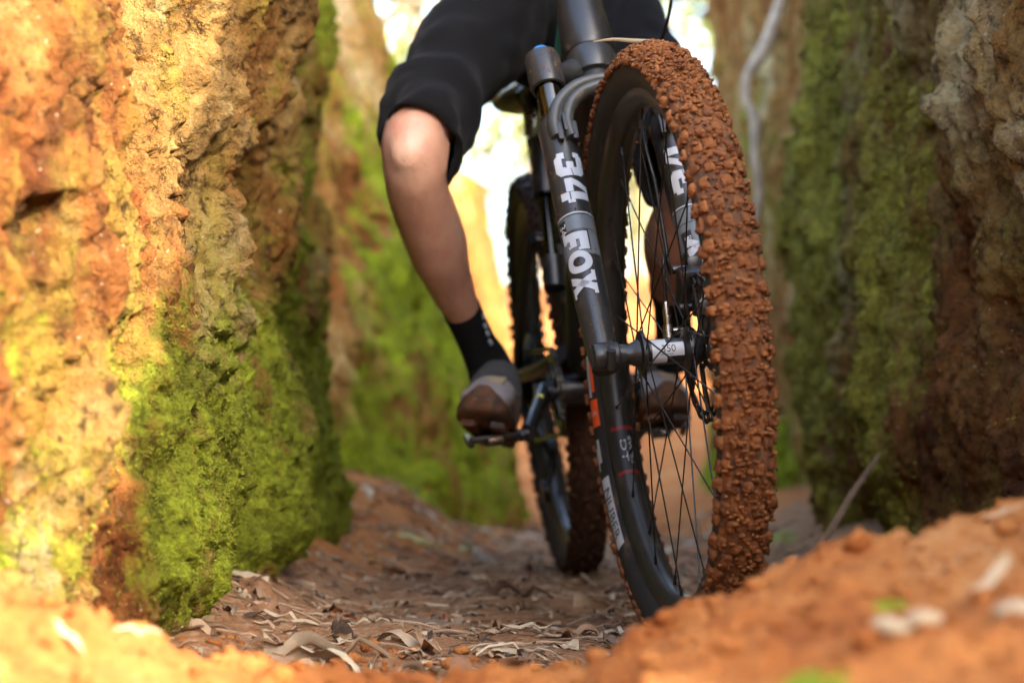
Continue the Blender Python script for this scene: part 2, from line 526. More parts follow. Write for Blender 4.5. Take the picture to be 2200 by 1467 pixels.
# ------------------------------------------------------------------ ground
CREST = [(-3, .30), (-.9, .20), (-.6, .15), (-.4, .12), (-.3, .080), (-.2, .050), (0, .042), (.06, .060), (.10, .09), (.156, .118), (.22, .138), (.29, .152), (.374, .168), (.6, .215), (.9, .30), (3, .4)]
def ground_h(x, y):
    x = np.asarray(x, float); y = np.asarray(y, float)
    cr = np.interp(x, [c[0] for c in CREST], [c[1] for c in CREST])
    g = np.where(y > 1.55, np.exp(-((y - 1.55) / 0.27) ** 2), 1 - 0.28 * np.clip(1.55 - y, 0, 1))
    z = cr * g
    z += 0.17 * smooth(-.02, -.36, x) * np.exp(-((y - 4.6) / 0.75) ** 2)
    z += 0.05 * smooth(-.22, -.42, x) * smooth(1.9, 2.4, y) * smooth(4.2, 3.4, y)
    z += 0.10 * smooth(.42, .75, x) * smooth(1.8, 2.6, y)
    z += 0.125 * np.clip(y - 7.2, 0, 30) * smooth(7.2, 9.5, y)
    p = np.stack([x, y, np.zeros_like(x)], -1)
    sh = p.shape
    p = p.reshape(-1, 3)
    n = 0.014 * fbm(p * 2.3, 3) + 0.007 * fbm(p * 9 + 5, 4)
    lump = 0.022 * np.clip(fbm(p * 13 + 9, 4, .6), 0, 1) + 0.010 * np.clip(fbm(p * 34 + 3, 3, .6), 0, 1)
    n = n.reshape(sh[:-1]); lump = lump.reshape(sh[:-1])
    rough = 0.35 + 0.65 * smooth(2.1, 1.7, y)
    z += n + lump * (rough + 0.5 * smooth(-.1, -.4, x))
    tr = np.exp(-((x - 0.17 - 0.0 * y) / 0.16) ** 2) * smooth(1.9, 2.3, y)
    return z - 0.006 * tr

ys = 0.45 * np.exp(np.arange(0, math.log(24 / 0.45), 0.0078))
ux = np.linspace(-1, 1, 330)
xs = np.sign(ux) * (0.85 * np.abs(ux) + 3.4 * np.abs(ux) ** 5)
GX, GY = np.meshgrid(xs, ys)
GZ = ground_h(GX, GY)
gv = np.stack([GX, GY, GZ], -1).reshape(-1, 3)
def gh(x, y):
    i = min(max(math.log(max(y, .46) / 0.45) / 0.0078, 0), len(ys) - 1.001); i0 = int(i); fi = i - i0
    j0 = min(max(int(np.searchsorted(xs, x)) - 1, 0), len(xs) - 2); fj = (x - xs[j0]) / (xs[j0 + 1] - xs[j0])
    a = GZ[i0, j0] * (1 - fj) + GZ[i0, j0 + 1] * fj; b = GZ[i0 + 1, j0] * (1 - fj) + GZ[i0 + 1, j0 + 1] * fj
    return float(a * (1 - fi) + b * fi)
gme = fast_mesh('trail_ground', gv, grid_faces(len(ys), len(xs)))
px_, py_ = gv[:, 0], gv[:, 1]
lit = smooth(1.75, 2.05, py_) * smooth(6.0, 4.2, py_) * (1 - 0.75 * np.exp(-((px_ + 0.48) / 0.12) ** 2) * smooth(3.3, 4.2, py_))
lit = lit * 0.95 - 0.85 * smooth(.02, -.20, px_) * smooth(3.0, 4.0, py_)
mossg = 0.9 * np.exp(-((px_ - .165) / .035) ** 2 - ((py_ - 1.12) / .06) ** 2) + 0.75 * np.exp(-((px_ - .245) / .025) ** 2 - ((py_ - 1.32) / .04) ** 2)
mossg += 0.7 * np.exp(-((px_ + .36) / .06) ** 2 - ((py_ - 1.95) / .1) ** 2) + 0.75 * np.exp(-((px_ - .56) / .05) ** 2 - ((py_ - 4.3) / .25) ** 2)
set_attr(gme, 'litter', lit); set_attr(gme, 'moss', mossg)
gme.materials.append(M['ground'])
link('trail_ground', gme, kind='structure')

# wide terrain round the cutting
tx = np.linspace(-150, 150, 121); ty = np.linspace(-120, 180, 121)
TX, TY = np.meshgrid(tx, ty)
d = np.maximum(np.abs(TX) - 2.4, np.maximum(TY - 20, -TY - 1.0))
TZ = np.where(d < 0, -0.6, np.where(TX > 0, 1.7, 1.15) + 0.35 * pnoise(np.stack([TX * .07, TY * .07, TX * 0], -1).reshape(-1, 3)).reshape(TX.shape))
tme = fast_mesh('terrain', np.stack([TX, TY, TZ], -1).reshape(-1, 3), grid_faces(121, 121))
set_attr(tme, 'litter', np.full(121 * 121, 0.5)); set_attr(tme, 'moss', np.full(121 * 121, 0.4))
tme.materials.append(M['ground'])
link('terrain', tme, kind='structure')

# ------------------------------------------------------------------ clay banks
def catmull(pts, n):
    pts = np.asarray(pts, float)
    seg = np.concatenate([[0], np.cumsum(np.linalg.norm(np.diff(pts, axis=0), axis=1))])
    s = np.linspace(0, seg[-1], n)
    k = np.clip(np.searchsorted(seg, s, 'right') - 1, 0, len(pts) - 2)
    t = (s - seg[k]) / (seg[k + 1] - seg[k])
    p0 = pts[np.maximum(k - 1, 0)]; p1 = pts[k]; p2 = pts[k + 1]; p3 = pts[np.minimum(k + 2, len(pts) - 1)]
    t = t[:, None]
    return 0.5 * (2 * p1 + (p2 - p0) * t + (2 * p0 - 5 * p1 + 4 * p2 - p3) * t ** 2 + (3 * p1 - p0 - 3 * p2 + p3) * t ** 3)

def bank(path, side, height, res, prof, mat, moss_fn, bumps=(), amp=1.0, seed=0.0, zmin=-0.12, top_out=5.0, near_shear=0.0, fine=None, tuft=0.0):
    """side: +1 when the open trail lies towards +x of a path that runs away from the camera"""
    L = sum(math.dist(path[i], path[i + 1]) for i in range(len(path) - 1))
    ns = int(L / res); nz = int((height - zmin) / res)
    c = catmull(path, ns)
    if fine is not None:
        cc = catmull(path, 4000)
        seg = np.linalg.norm(np.diff(cc, axis=0), axis=1)
        inside = (cc[:-1, 1] > fine[0]) & (cc[:-1, 1] < fine[1]) & (np.abs(cc[:-1, 0]) < .85)
        wgt = np.concatenate([[0], np.cumsum(seg / np.where(inside, res, res * 5))])
        ns = int(wgt[-1])
        pick = np.interp(np.linspace(0, wgt[-1], ns), wgt, np.arange(4000))
        c = np.stack([np.interp(pick, np.arange(4000), cc[:, k]) for k in (0, 1)], -1)
    tan = np.gradient(c, axis=0); tan /= np.linalg.norm(tan, axis=1)[:, None]
    nor = np.stack([tan[:, 1], -tan[:, 0]], -1) * side
    z = np.linspace(zmin, height, nz)
    Z, I = np.meshgrid(z, np.arange(ns), indexing='ij')
    base = np.stack([c[I, 0], c[I, 1], Z], -1).reshape(-1, 3)
    N = np.stack([nor[I, 0], nor[I, 1], np.zeros_like(Z)], -1).reshape(-1, 3)
    zz = base[:, 2]
    q = base + seed
    st = q * np.array([1, 1, 0.42])
    d = 0.085 * amp * fbm(st * 1.7, 3)
    rd = 1 - np.abs(fbm(st * 4.2 + 3, 3)) * 2
    d += 0.040 * amp * (rd - 0.5)
    w1, w2, wv = worley(q * np.array([7.5, 7.5, 4.2]) + 0.35 * np.stack([pnoise(q * 6), pnoise(q * 6 + 40), pnoise(q * 6 + 80)], -1))
    d += 0.020 * amp * (wv - 0.5) * smooth(0.0, 0.22, w2 - w1) - 0.010 * amp * np.exp(-((w2 - w1) / 0.05) ** 2)
    d += 0.024 * amp * fbm(q * np.array([13, 13, 6]), 5, 0.62)
    if res < 0.009:
        d += 0.0060 * amp * fbm(q * 60, 3, 0.65)
        d -= 0.012 * amp * smooth(0.38, 0.62, fbm(q * np.array([36, 36, 27]) + 90, 2))
    pit = smooth(0.40, 0.66, fbm(q * np.array([15, 15, 10]) + 60, 3))
    d -= 0.035 * amp * pit
    if tuft:
        d += tuft * fbm(q * np.array([26, 26, 5.5]) + 33, 4, 0.6) + 0.9 * tuft * fbm(q * np.array([10, 10, 1.6]) + 71, 2)
    for (by, bz, sy, sz, a) in bumps:
        d += a * np.exp(-((base[:, 1] - by) / sy) ** 2 - ((zz - bz) / sz) ** 2)
    d += prof(zz, base[:, 1])
    pos = base + N * d[:, None]
    # crumbly: small vertical displacement as well
    pos[:, 2] += 0.012 * fbm(q * 9 + 20, 3)
    if near_shear:
        w = smooth(2.3, 1.2, base[:, 1])
        pos[:, 1] += near_shear * w * (np.clip(zz, .9, 3) - 1.14)
    # the top: grid continues outwards as a plateau
    nt_ = 10
    rows = pos.reshape(nz, ns, 3)
    Nn = N.reshape(nz, ns, 3)[0]
    extra = []
    for k in range(1, nt_ + 1):
        o = top_out * (k / nt_) ** 2
        e = rows[-1].copy()
        e[:, 0] -= side * o
        e[:, 2] = height + 0.10 * (1 - math.exp(-o * 3)) + 0.05 * pnoise(e * 3)
        # keep the plateau from folding across itself at the turned ends
        extra.append(e)
    allv = np.concatenate([pos, np.concatenate(extra)])
    faces = grid_faces(nz + nt_, ns)
    if side < 0: faces = faces[:, ::-1]
    me = fast_mesh('clay_bank', allv, faces)
    moss = moss_fn(base[:, 1], zz, fbm(q * np.array([3.0, 3.0, 1.5]) + 31, 4), fbm(q * 8 + 12, 3), d)
    moss = np.where(pit > 0.6, moss - 0.5, moss)
    mossall = np.concatenate([moss, np.full(nt_ * ns, 0.5)])
    set_attr(me, 'moss', mossall)
    me.materials.append(mat)
    o = link('clay_bank', me, kind='structure')
    return o, me, pos, N, moss

def prof_left(z, y):
    return 0.05 * np.exp(-((z - 0.0) / 0.10) ** 2) * 0 - 0.035 * np.exp(-((z - 0.02) / 0.05) ** 2) * smooth(2.1, 2.3, y) - 0.05 * np.clip(z - 0.4, 0, 3)
def moss_left(y, z, n1, n2, d):
    low = smooth(0.62, 0.15, z + 0.25 * n1) * smooth(-0.02, 0.10, z)
    m = 0.66 * low * smooth(1.5, 1.8, y) + 0.52 * n1 + 0.25
    m += 0.22 * smooth(3.0, 3.5, y) + 0.25 * n2 * smooth(2.6, 3.0, y)
    m -= 0.16 * smooth(2.25, 1.95, y)
    m -= 0.35 * np.exp(-((y - 1.95) / 0.35) ** 2) * smooth(0.30, 0.5, z)
    m -= 0.20 * np.exp(-((y - 2.45) / 0.25) ** 2) * smooth(0.30, 0.5, z)
    return m
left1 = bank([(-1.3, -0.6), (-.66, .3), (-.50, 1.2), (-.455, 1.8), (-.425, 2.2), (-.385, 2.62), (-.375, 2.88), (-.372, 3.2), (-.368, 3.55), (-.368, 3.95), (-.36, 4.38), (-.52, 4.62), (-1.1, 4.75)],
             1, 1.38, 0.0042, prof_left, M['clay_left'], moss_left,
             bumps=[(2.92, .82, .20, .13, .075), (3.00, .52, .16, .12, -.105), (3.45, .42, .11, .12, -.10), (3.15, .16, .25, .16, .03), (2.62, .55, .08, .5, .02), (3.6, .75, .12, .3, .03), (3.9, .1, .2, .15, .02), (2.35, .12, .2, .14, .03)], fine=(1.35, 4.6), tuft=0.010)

def prof_slope(z, y):
    return 0.17 - 0.33 * z
def moss_mid(y, z, n1, n2, d):
    return 0.62 + 0.75 * n1 + 0.15 * smooth(0.8, 0.1, z)
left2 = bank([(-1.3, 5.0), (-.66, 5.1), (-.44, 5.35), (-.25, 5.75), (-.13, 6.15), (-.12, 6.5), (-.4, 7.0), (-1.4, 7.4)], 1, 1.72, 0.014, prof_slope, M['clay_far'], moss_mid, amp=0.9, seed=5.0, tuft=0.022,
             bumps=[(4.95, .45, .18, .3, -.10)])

def moss_far(y, z, n1, n2, d):
    return 0.18 + 0.5 * n1
def prof_far(z, y):
    return 0.08 - 0.16 * z
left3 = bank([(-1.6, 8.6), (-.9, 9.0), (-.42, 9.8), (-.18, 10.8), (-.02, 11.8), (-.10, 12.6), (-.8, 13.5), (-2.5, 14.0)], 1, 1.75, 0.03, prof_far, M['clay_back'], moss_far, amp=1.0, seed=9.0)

def prof_right(z, y):
    return -0.035 * smooth(0.22, 0.08, z) * smooth(2.8, 3.3, y) - 0.02 * np.clip(z - 0.5, 0, 3)
def moss_right(y, z, n1, n2, d):
    m = 0.50 * smooth(3.0, 3.35, y) + 0.16 * smooth(3.7, 4.2, y) * smooth(.3, .7, z) * smooth(0.16, 0.26, z + 0.10 * n1) + 0.4 * n1 + 0.08
    return m
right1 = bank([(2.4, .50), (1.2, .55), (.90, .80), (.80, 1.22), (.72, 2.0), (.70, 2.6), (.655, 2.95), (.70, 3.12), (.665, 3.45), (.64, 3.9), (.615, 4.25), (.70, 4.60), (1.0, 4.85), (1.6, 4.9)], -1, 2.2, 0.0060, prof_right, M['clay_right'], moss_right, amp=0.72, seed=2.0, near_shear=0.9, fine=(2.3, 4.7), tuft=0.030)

def moss_right2(y, z, n1, n2, d):
    return 0.12 + 0.60 * n1 + 0.9 * smooth(0.42, 0.10, z)
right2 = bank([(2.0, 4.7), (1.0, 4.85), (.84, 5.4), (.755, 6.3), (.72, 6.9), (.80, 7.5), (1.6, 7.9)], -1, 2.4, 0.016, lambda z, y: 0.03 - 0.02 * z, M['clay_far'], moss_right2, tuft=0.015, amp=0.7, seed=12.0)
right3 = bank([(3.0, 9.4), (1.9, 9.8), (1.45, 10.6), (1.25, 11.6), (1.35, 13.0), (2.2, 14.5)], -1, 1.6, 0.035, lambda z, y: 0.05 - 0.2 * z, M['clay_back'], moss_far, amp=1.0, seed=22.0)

def moss_fuzz(bk, n, mat, thr, seed, ymax, size=(0.0018, 0.0042)):
    o, me, pos, N, moss = bk
    rng = np.random.default_rng(seed)
    w = np.clip(moss + 0.5 * fbm(pos * 24, 3) - thr, 0, 0.5) * (pos[:, 1] < ymax) * (pos[:, 1] > 1.2) * (pos[:, 2] < 1.45) * (pos[:, 2] > 0.0)
    w /= w.sum()
    idx = rng.choice(len(pos), n, p=w)
    vn = np.zeros(len(me.vertices) * 3, dtype=np.float32); me.vertices.foreach_get('normal', vn)
    vn = vn.reshape(-1, 3)[idx]
    p = pos[idx] + rng.normal(0, 0.003, (n, 3)) - vn * 0.0015
    dirn = vn + rng.normal(0, 0.55, (n, 3)) + np.array([0, 0, 0.1])
    dirn /= np.linalg.norm(dirn, axis=1)[:, None]
    sd = np.cross(dirn, rng.normal(size=(n, 3))); sd /= np.linalg.norm(sd, axis=1)[:, None]
    ln = rng.uniform(size[0], size[1], (n, 1)); wd = ln * 0.28
    v = np.stack([p - sd * wd, p + sd * wd, p + dirn * ln], 1).reshape(-1, 3)
    f = np.arange(n * 3).reshape(-1, 3)
    mm = fast_mesh('moss', v, f, False)
    mm.materials.append(mat)
    return mm
link('moss', moss_fuzz(left1, 260000, M['moss_blade'], 0.50, 1, 4.2), kind='stuff', label='bright green moss growing on the lower left clay bank', category='moss')
link('moss', moss_fuzz(right1, 45000, M['moss_olive'], 0.45, 2, 4.6, (0.004, 0.009)), kind='stuff', label='olive green moss hanging on the shaded right clay bank', category='moss')

exec_marker = None
# ------------------------------------------------------------------ background trees
def tree_materials():
    out = []
    for k, (c1, c2) in enumerate([((0.075, 0.115, 0.030), (0.17, 0.21, 0.065)), ((0.11, 0.14, 0.05), (0.24, 0.26, 0.11)), ((0.05, 0.085, 0.025), (0.12, 0.16, 0.05))]):
        m, nt, b = new_mat('foliage')
        n = NT(nt)
        c = n.ramp(n.noise(1.6, 5, 0.7), [(0.3, c1), (0.7, c2)])
        nt.links.new(c, b.inputs['Base Color'])
        b.inputs['Roughness'].default_value = 0.6
        out.append(m)
    return out
FOL = tree_materials()
M['trunk'] = simple_mat('pale_trunk', (0.30, 0.25, 0.19), 0.9, 0, 0.2, 0.35, 6, bump=0.4, bscale=20)
def tree(x, y, z0, h, cr, label, seed, fol, leaves=2600):
    rng = np.random.default_rng(seed); rnd = random.Random(seed)
    root = link('tree', None, W=Matrix.Translation((x, y, z0)), label=label, category='tree', group='trees beyond the far end of the cutting')
    tb = MB()
    top = Vector((rnd.uniform(-.5, .5), rnd.uniform(-.5, .5), h * 0.9))
    pts = [Vector((0, 0, -0.4)), top * 0.3 + Vector((rnd.uniform(-.15, .15), 0, 0)), top * 0.6, top]
    tb.tube(pts, [h * .028, h * .022, h * .015, h * .004], 9)
    tips = []
    for k in range(8):
        a = rnd.uniform(0, 6.28); t = rnd.uniform(0.35, 0.85)
        b0 = top * t
        e = b0 + Vector((math.cos(a), math.sin(a), rnd.uniform(.2, .7))) * cr * rnd.uniform(.5, .95)
        tb.tube([b0, (b0 + e) / 2 + Vector((0, 0, .1)), e], [h * .009, h * .006, h * .002], 6)
        tips.append(e)
    link('trunk', tb.mesh('trunk', M['trunk']), root, WORLD_M[root.name])
    cl = []
    for k in range(26):
        a = rnd.uniform(0, 6.28); rr = cr * math.sqrt(rnd.random()); zz = h * rnd.uniform(.22, 1.02)
        rr *= 1.1 - 0.6 * abs(zz / h - .6)
        cl.append((rr * math.cos(a), rr * math.sin(a), zz))
    cl = np.array(cl + [tuple(t) for t in tips])
    ci = rng.integers(0, len(cl), leaves)
    p = cl[ci] + rng.normal(0, cr * 0.17, (leaves, 3))
    u = rng.normal(size=(leaves, 3)); u /= np.linalg.norm(u, axis=1)[:, None]
    v = np.cross(u, rng.normal(size=(leaves, 3))); v /= np.linalg.norm(v, axis=1)[:, None]
    sz = rng.uniform(.06, .13, (leaves, 1))
    q = np.stack([p - u * sz, p + v * sz * .45, p + u * sz, p - v * sz * .45], 1).reshape(-1, 3)
    me = fast_mesh('crown', q, np.arange(leaves * 4).reshape(-1, 4), False)
    me.materials.append(FOL[fol])
    link('crown', me, root, WORLD_M[root.name])
TREES = [(-1.2, 17, 6.5, 1.9, 0, 'rounded mid green tree beyond the left end of the far bank'), (1.1, 24, 8.5, 2.4, 1, 'pale green tree standing straight behind the front wheel'),
         (2.6, 18, 7.0, 2.0, 2, 'dark green tree over the far right bank'), (-3.4, 22, 9, 2.6, 1, 'tall pale tree beyond the left bank'),
         (4.6, 25, 10, 2.8, 0, 'tall mid green tree far to the right'), (-6.5, 26, 10, 3.0, 2, 'broad dark tree far to the left'),
         (0.2, 36, 10, 3.0, 0, 'distant tree in the middle of the gap'), (7.5, 21, 9, 2.7, 2, 'dark tree at the right edge of the clearing'),
         (-1.6, 33, 11, 3.0, 2, 'distant dark tree seen left of the gap'), (2.6, 38, 12, 3.2, 1, 'distant pale tree seen right of the gap')]
SHADE = [(2.2, 3.4, 3.4, 1.0, 2, 'unseen leafy tree added on top of the right bank for its shade')]  # out-of-view tree added to cast dappled shade on the farther left bank
for k, (x, y, h, cr, fol, lab) in enumerate(TREES):
    tree(x, y, 1.2, h, cr, lab, 40 + k, fol)
for k, (x, y, h, cr, fol, lab) in enumerate(SHADE):
    tree(x, y, 2.15, h, cr, lab, 90 + k, fol, 5000)

# ------------------------------------------------------------------ mountain bike: frames of reference
PSI_F, PHI_F = R(9.0), R(4.8)
Fv = Vector((math.sin(PSI_F), -math.cos(PSI_F), 0))
A0 = Vector((math.cos(PSI_F), math.sin(PSI_F), 0))
Av = A0 * math.cos(PHI_F) + Vector((0, 0, 1)) * math.sin(PHI_F)
Uv = Vector((0, 0, 1)) * math.cos(PHI_F) - A0 * math.sin(PHI_F)
HUB = P(1428, 755, 2.455)
WF = frame(HUB, Fv, Av, Uv)                 # front wheel: x forward, y rider's left, z up
PSI_B, PHI_B = R(5.5), R(7.5)
Fb = Vector((math.sin(PSI_B), -math.cos(PSI_B), 0))
B0 = Vector((math.cos(PSI_B), math.sin(PSI_B), 0))
Ab = B0 * math.cos(PHI_B) + Vector((0, 0, 1)) * math.sin(PHI_B)
Ub = Vector((0, 0, 1)) * math.cos(PHI_B) - B0 * math.sin(PHI_B)
REAR = P(1246, 1240, 3.73)
WB = frame(REAR, Fb, Ab, Ub)                # bike: origin at the rear tyre's contact
def Bk(f, l, u): return WB @ Vector((f, l, u))
def Wl(f, l, u): return WF @ Vector((f, l, u))

bike = link('mountain_bike', None, W=Matrix.Translation(REAR), label='black mountain bike with clay caked front tyre leaning through the narrow trail', category='mountain bike')
I4 = Matrix.Identity(4)
def part(name, mb, mats, parent=bike, W=None, deg=40, **props):
    return link(name, mb.mesh(name, mats, deg), parent, W if W is not None else I4, **props)

# -------- text helpers
def text_mesh(s, size):
    c = bpy.data.curves.new('t', 'FONT'); c.body = s; c.size = size; c.align_x = 'CENTER'; c.align_y = 'CENTER'
    c.offset = 0.0
    o = bpy.data.objects.new('t', c); COL.objects.link(o)
    dg = bpy.context.evaluated_depsgraph_get()
    me = bpy.data.meshes.new_from_object(o.evaluated_get(dg))
    vs = [v.co.copy() for v in me.vertices]; fs = [list(p.vertices) for p in me.polygons]
    bpy.data.objects.remove(o); bpy.data.curves.remove(c); bpy.data.meshes.remove(me)
    return vs, fs
def quad_grid(mb, c, fn, nx=6, ny=4, mat=0):
    """quad with corners c (2-D) subdivided and mapped through fn"""
    c = [Vector((x, y, 0)) for x, y in c]
    vs = []
    for j in range(ny + 1):
        for i in range(nx + 1):
            a = c[0].lerp(c[1], i / nx); b = c[3].lerp(c[2], i / nx)
            q = a.lerp(b, j / ny)
            vs.append(fn(q.x, q.y))
    fs = [(j * (nx + 1) + i, j * (nx + 1) + i + 1, (j + 1) * (nx + 1) + i + 1, (j + 1) * (nx + 1) + i) for j in range(ny) for i in range(nx)]
    mb.add(vs, fs, mat)
def rect(x0, y0, x1, y1): return [(x0, y0), (x1, y0), (x1, y1), (x0, y1)]
GLYPH = {
    'F': [rect(0, 0, .40, 1), rect(.40, .68, 1.0, 1), rect(.40, .30, .80, .55), rect(.68, .22, .82, .30), rect(.86, .60, 1.0, .68), [(-.08, 0), (.48, 0), (.48, .16), (-.08, .16)]],
    'X': [[(0, 0), (.36, 0), (1.0, 1), (.64, 1)], [(.64, 0), (1.0, 0), (.36, 1), (0, 1)], rect(-.06, .86, .44, 1.0), rect(.56, .86, 1.06, 1.0), rect(.56, 0, 1.06, .12)],
    '3': [[(.12, 1), (.12, .74), (.62, .74), (.80, 1)], [(.80, 1), (.62, .74), (.66, .60), (1, .86)], [(1, .86), (.66, .64), (.66, .52), (1, .57)],
          rect(.40, .39, .70, .63), [(1, .54), (.66, .50), (.66, .36), (1, .14)], [(1, .14), (.66, .38), (.62, .26), (.80, 0)],
          [(.10, .26), (.10, .12), (.22, 0), (.80, 0)], [(.10, .26), (.80, 0), (.62, .26), (.30, .26)], rect(.0, .12, .26, .36), rect(.0, .66, .22, .90)],
    '4': [rect(.62, 0, .96, .30), rect(.62, .34, .96, 1), rect(0, .22, .60, .46), rect(.96, .22, 1.1, .46), [(0, .46), (.30, .46), (.62, 1), (.34, 1)]],
}
def glyph(mb, ch, x0, w, h, fn, mat=0):
    if ch == 'O':
        n = 28
        for k in range(n):
            a0, a1 = 2 * math.pi * k / n, 2 * math.pi * (k + 1) / n
            c = [(.5 + .5 * math.cos(a0), .5 + .5 * math.sin(a0)), (.5 + .5 * math.cos(a1), .5 + .5 * math.sin(a1)), (.5 + .21 * math.cos(a1), .5 + .24 * math.sin(a1)), (.5 + .21 * math.cos(a0), .5 + .24 * math.sin(a0))]
            quad_grid(mb, [(x0 + x * w, (y - .5) * h) for x, y in c], fn, 1, 2, mat)
        return
    for c in GLYPH[ch]:
        quad_grid(mb, [(x0 + x * w, (y - .5) * h) for x, y in c], fn, 5, 6, mat)

# -------- wheels
def casing_profile(Rt=.3635, rim=.3145, hw=.0295, n=26):
    """(y, r, tread?) across the tyre"""
    pr = []
    rc = (Rt + rim) / 2 + .002
    for k in range(n + 1):
        a = -1.12 * math.pi / 1 * .72 + (k / n) * 2 * 1.12 * math.pi * .72
        y = hw * math.sin(a) * (1.0 if abs(a) > 1.2 else 1.0)
        r = rc + (Rt - rc) * math.cos(a) if abs(a) < 1.57 else rc + (rc - rim) * math.cos(a) * 1.25
        pr.append((y, r, abs(a) < 1.25))
    return pr
def wheel(parent, W, name, label, front):
    w = link(name, None, parent, W, label=label)
    # tyre
    pr = casing_profile()
    nseg = 260 if front else 140
    ang = np.linspace(0, 2 * np.pi, nseg, endpoint=False)
    yy = np.array([p[0] for p in pr]); rr = np.array([p[1] for p in pr]); tr = np.array([p[2] for p in pr])
    Av_, Ki = np.meshgrid(ang, np.arange(len(pr)), indexing='ij')
    r = rr[Ki]; y = yy[Ki]; t = tr[Ki]
    q = np.stack([r * np.cos(Av_), y, r * np.sin(Av_)], -1).reshape(-1, 3)
    tn = t.reshape(-1).astype(float)
    d = tn * (0.0006 + 0.0022 * np.clip(fbm(q * 60, 3), -.4, 1) + 0.0010 * pnoise(q * 200))
    rad = np.stack([np.cos(Av_).ravel(), np.zeros(q.shape[0]), np.sin(Av_).ravel()], -1)
    q = q + rad * d[:, None]
    fc = grid_faces(nseg, len(pr))
    last = np.arange(len(pr) - 1)
    a = (nseg - 1) * len(pr) + last
    fc = np.concatenate([fc, np.stack([a, a + 1, last + 1, last], -1)])
    me = fast_mesh('tyre', q, fc)
    me.materials.append(M['rubber']); me.materials.append(M['tread'] if front else M['dark_mud'])
    mi = np.array([1 if (tn[f[0]] > .5 and tn[f[1]] > .5 and tn[f[2]] > .5) else 0 for f in fc], dtype=np.int32)
    me.polygons.foreach_set('material_index', mi)
    link('tyre', me, w, W, label='tyre with orange clay packed between its knobs' if front else 'tyre dark with wet mud')
    # rim
    rb = MB()
    rb.lathe([(-.0165, .3185), (-.0178, .3150), (-.0172, .3080), (-.0150, .3000), (-.0085, .2935), (-.0030, .2915), (.0030, .2915), (.0085, .2935), (.0150, .3000), (.0172, .3080), (.0178, .3150), (.0165, .3185)], n=120)
    link('rim', rb.mesh('rim', M['rim'], 60), w, W)
    # hub
    hb = MB()
    hw_ = .055 if front else .074
    pf = [(-hw_, .0085), (-hw_, .0115), (-hw_ + .012, .0125), (-hw_ + .016, .0145), (-.032, .017), (-.0305, .0265), (-.0265, .0275), (-.0245, .020), (-.021, .0155), (.021, .0155), (.0235, .018), (.0262, .0275), (.030, .0275), (.032, .022), (.036, .0215), (.040, .0185), (hw_ - .006, .0150), (hw_, .012), (hw_, .0085)]
    hb.lathe(pf, n=40)
    link('hub', hb.mesh('hub', M['black_paint'], 35), w, W)
    # spokes, three-cross
    ns = 28
    spoke_me = None
    for k in range(ns):
        sd = 1 if k % 2 else -1
        ra = 2 * math.pi * (k + .5) / ns + .1
        cross = (1 if (k // 2) % 2 else -1) * R(68)
        ha = ra + cross
        p0 = Vector((.0245 * math.cos(ha), sd * .0285, .0245 * math.sin(ha)))
        p1 = Vector((.2945 * math.cos(ra), sd * .0035, .2945 * math.sin(ra)))
        dv = (p1 - p0); ln = dv.length
        if spoke_me is None:
            sb = MB()
            sb.tube([(0, 0, 0), (0, 0, ln * .9)], [.00105, .00095], 6)
            sb.tube([(0, 0, ln * .944), (0, 0, ln * .952), (0, 0, ln * .997)], [.0012, .0020, .0023], 7)
            sb.tube([(0, 0, ln * .89), (0, 0, ln * .95)], [.00095, .00095], 6)
            spoke_me = sb.mesh('spoke', M['spoke'])
        rot = dv.to_track_quat('Z', 'Y').to_matrix().to_4x4()
        link('spoke', spoke_me, w, W @ Matrix.Translation(p0) @ rot)
    # rotor on the rider's left
    ro = MB()
    rr_ = .090 if front else .080
    n = 96
    yb = .0455 if front else -.0 + .055
    def ring(r0, r1, f0, f1, wav=0.0):
        vs = []; fs = []
        for j in range(n):
            a_ = 2 * math.pi * j / n
            for yq in (yb - .0009, yb + .0009):
                for rad_ in (r0, r1):
                    rq = rad_ + (wav * math.sin(a_ * 18) if rad_ == r1 else wav * .6 * math.sin(a_ * 18 + 1))
                    vs.append((rq * math.cos(a_), yq, rq * math.sin(a_)))
        for j in range(n):
            b0 = j * 4; b1 = ((j + 1) % n) * 4
            fs += [(b0, b0 + 1, b1 + 1, b1), (b0 + 2, b1 + 2, b1 + 3, b0 + 3), (b0 + 1, b0 + 3, b1 + 3, b1 + 1), (b0, b1, b1 + 2, b0 + 2)]
        ro.add(vs, fs)
    ring(rr_ - .0055, rr_, 0, 1, .0012)
    ring(rr_ - .0155, rr_ - .0105, 0, 1, .001)
    ring(.018, .0245, 0, 1)
    for k in range(24):
        a_ = 2 * math.pi * k / 24
        ro.tube([(math.cos(a_) * (rr_ - .013), yb, math.sin(a_) * (rr_ - .013)), (math.cos(a_ + .08) * (rr_ - .004), yb, math.sin(a_ + .08) * (rr_ - .004))], .0022, 6)
    for k in range(6):
        a_ = 2 * math.pi * k / 6 + .2
        ro.tube([(math.cos(a_) * .021, yb, math.sin(a_) * .021), (math.cos(a_ + .3) * .05, yb, math.sin(a_ + .3) * .05), (math.cos(a_ + .45) * (rr_ - .012), yb, math.sin(a_ + .45) * (rr_ - .012))], .0032, 6)
    link('brake_rotor', ro.mesh('brake_rotor', M['dark_steel']), w, W)
    return w

REAR_HUB = frame(Bk(0, 0, .3705), Fb, Ab, Ub)
fw = wheel(bike, WF, 'front_wheel', 'front wheel with clay caked tread', True)
rw = wheel(bike, REAR_HUB, 'rear_wheel', 'rear wheel with dark wet tread', False)

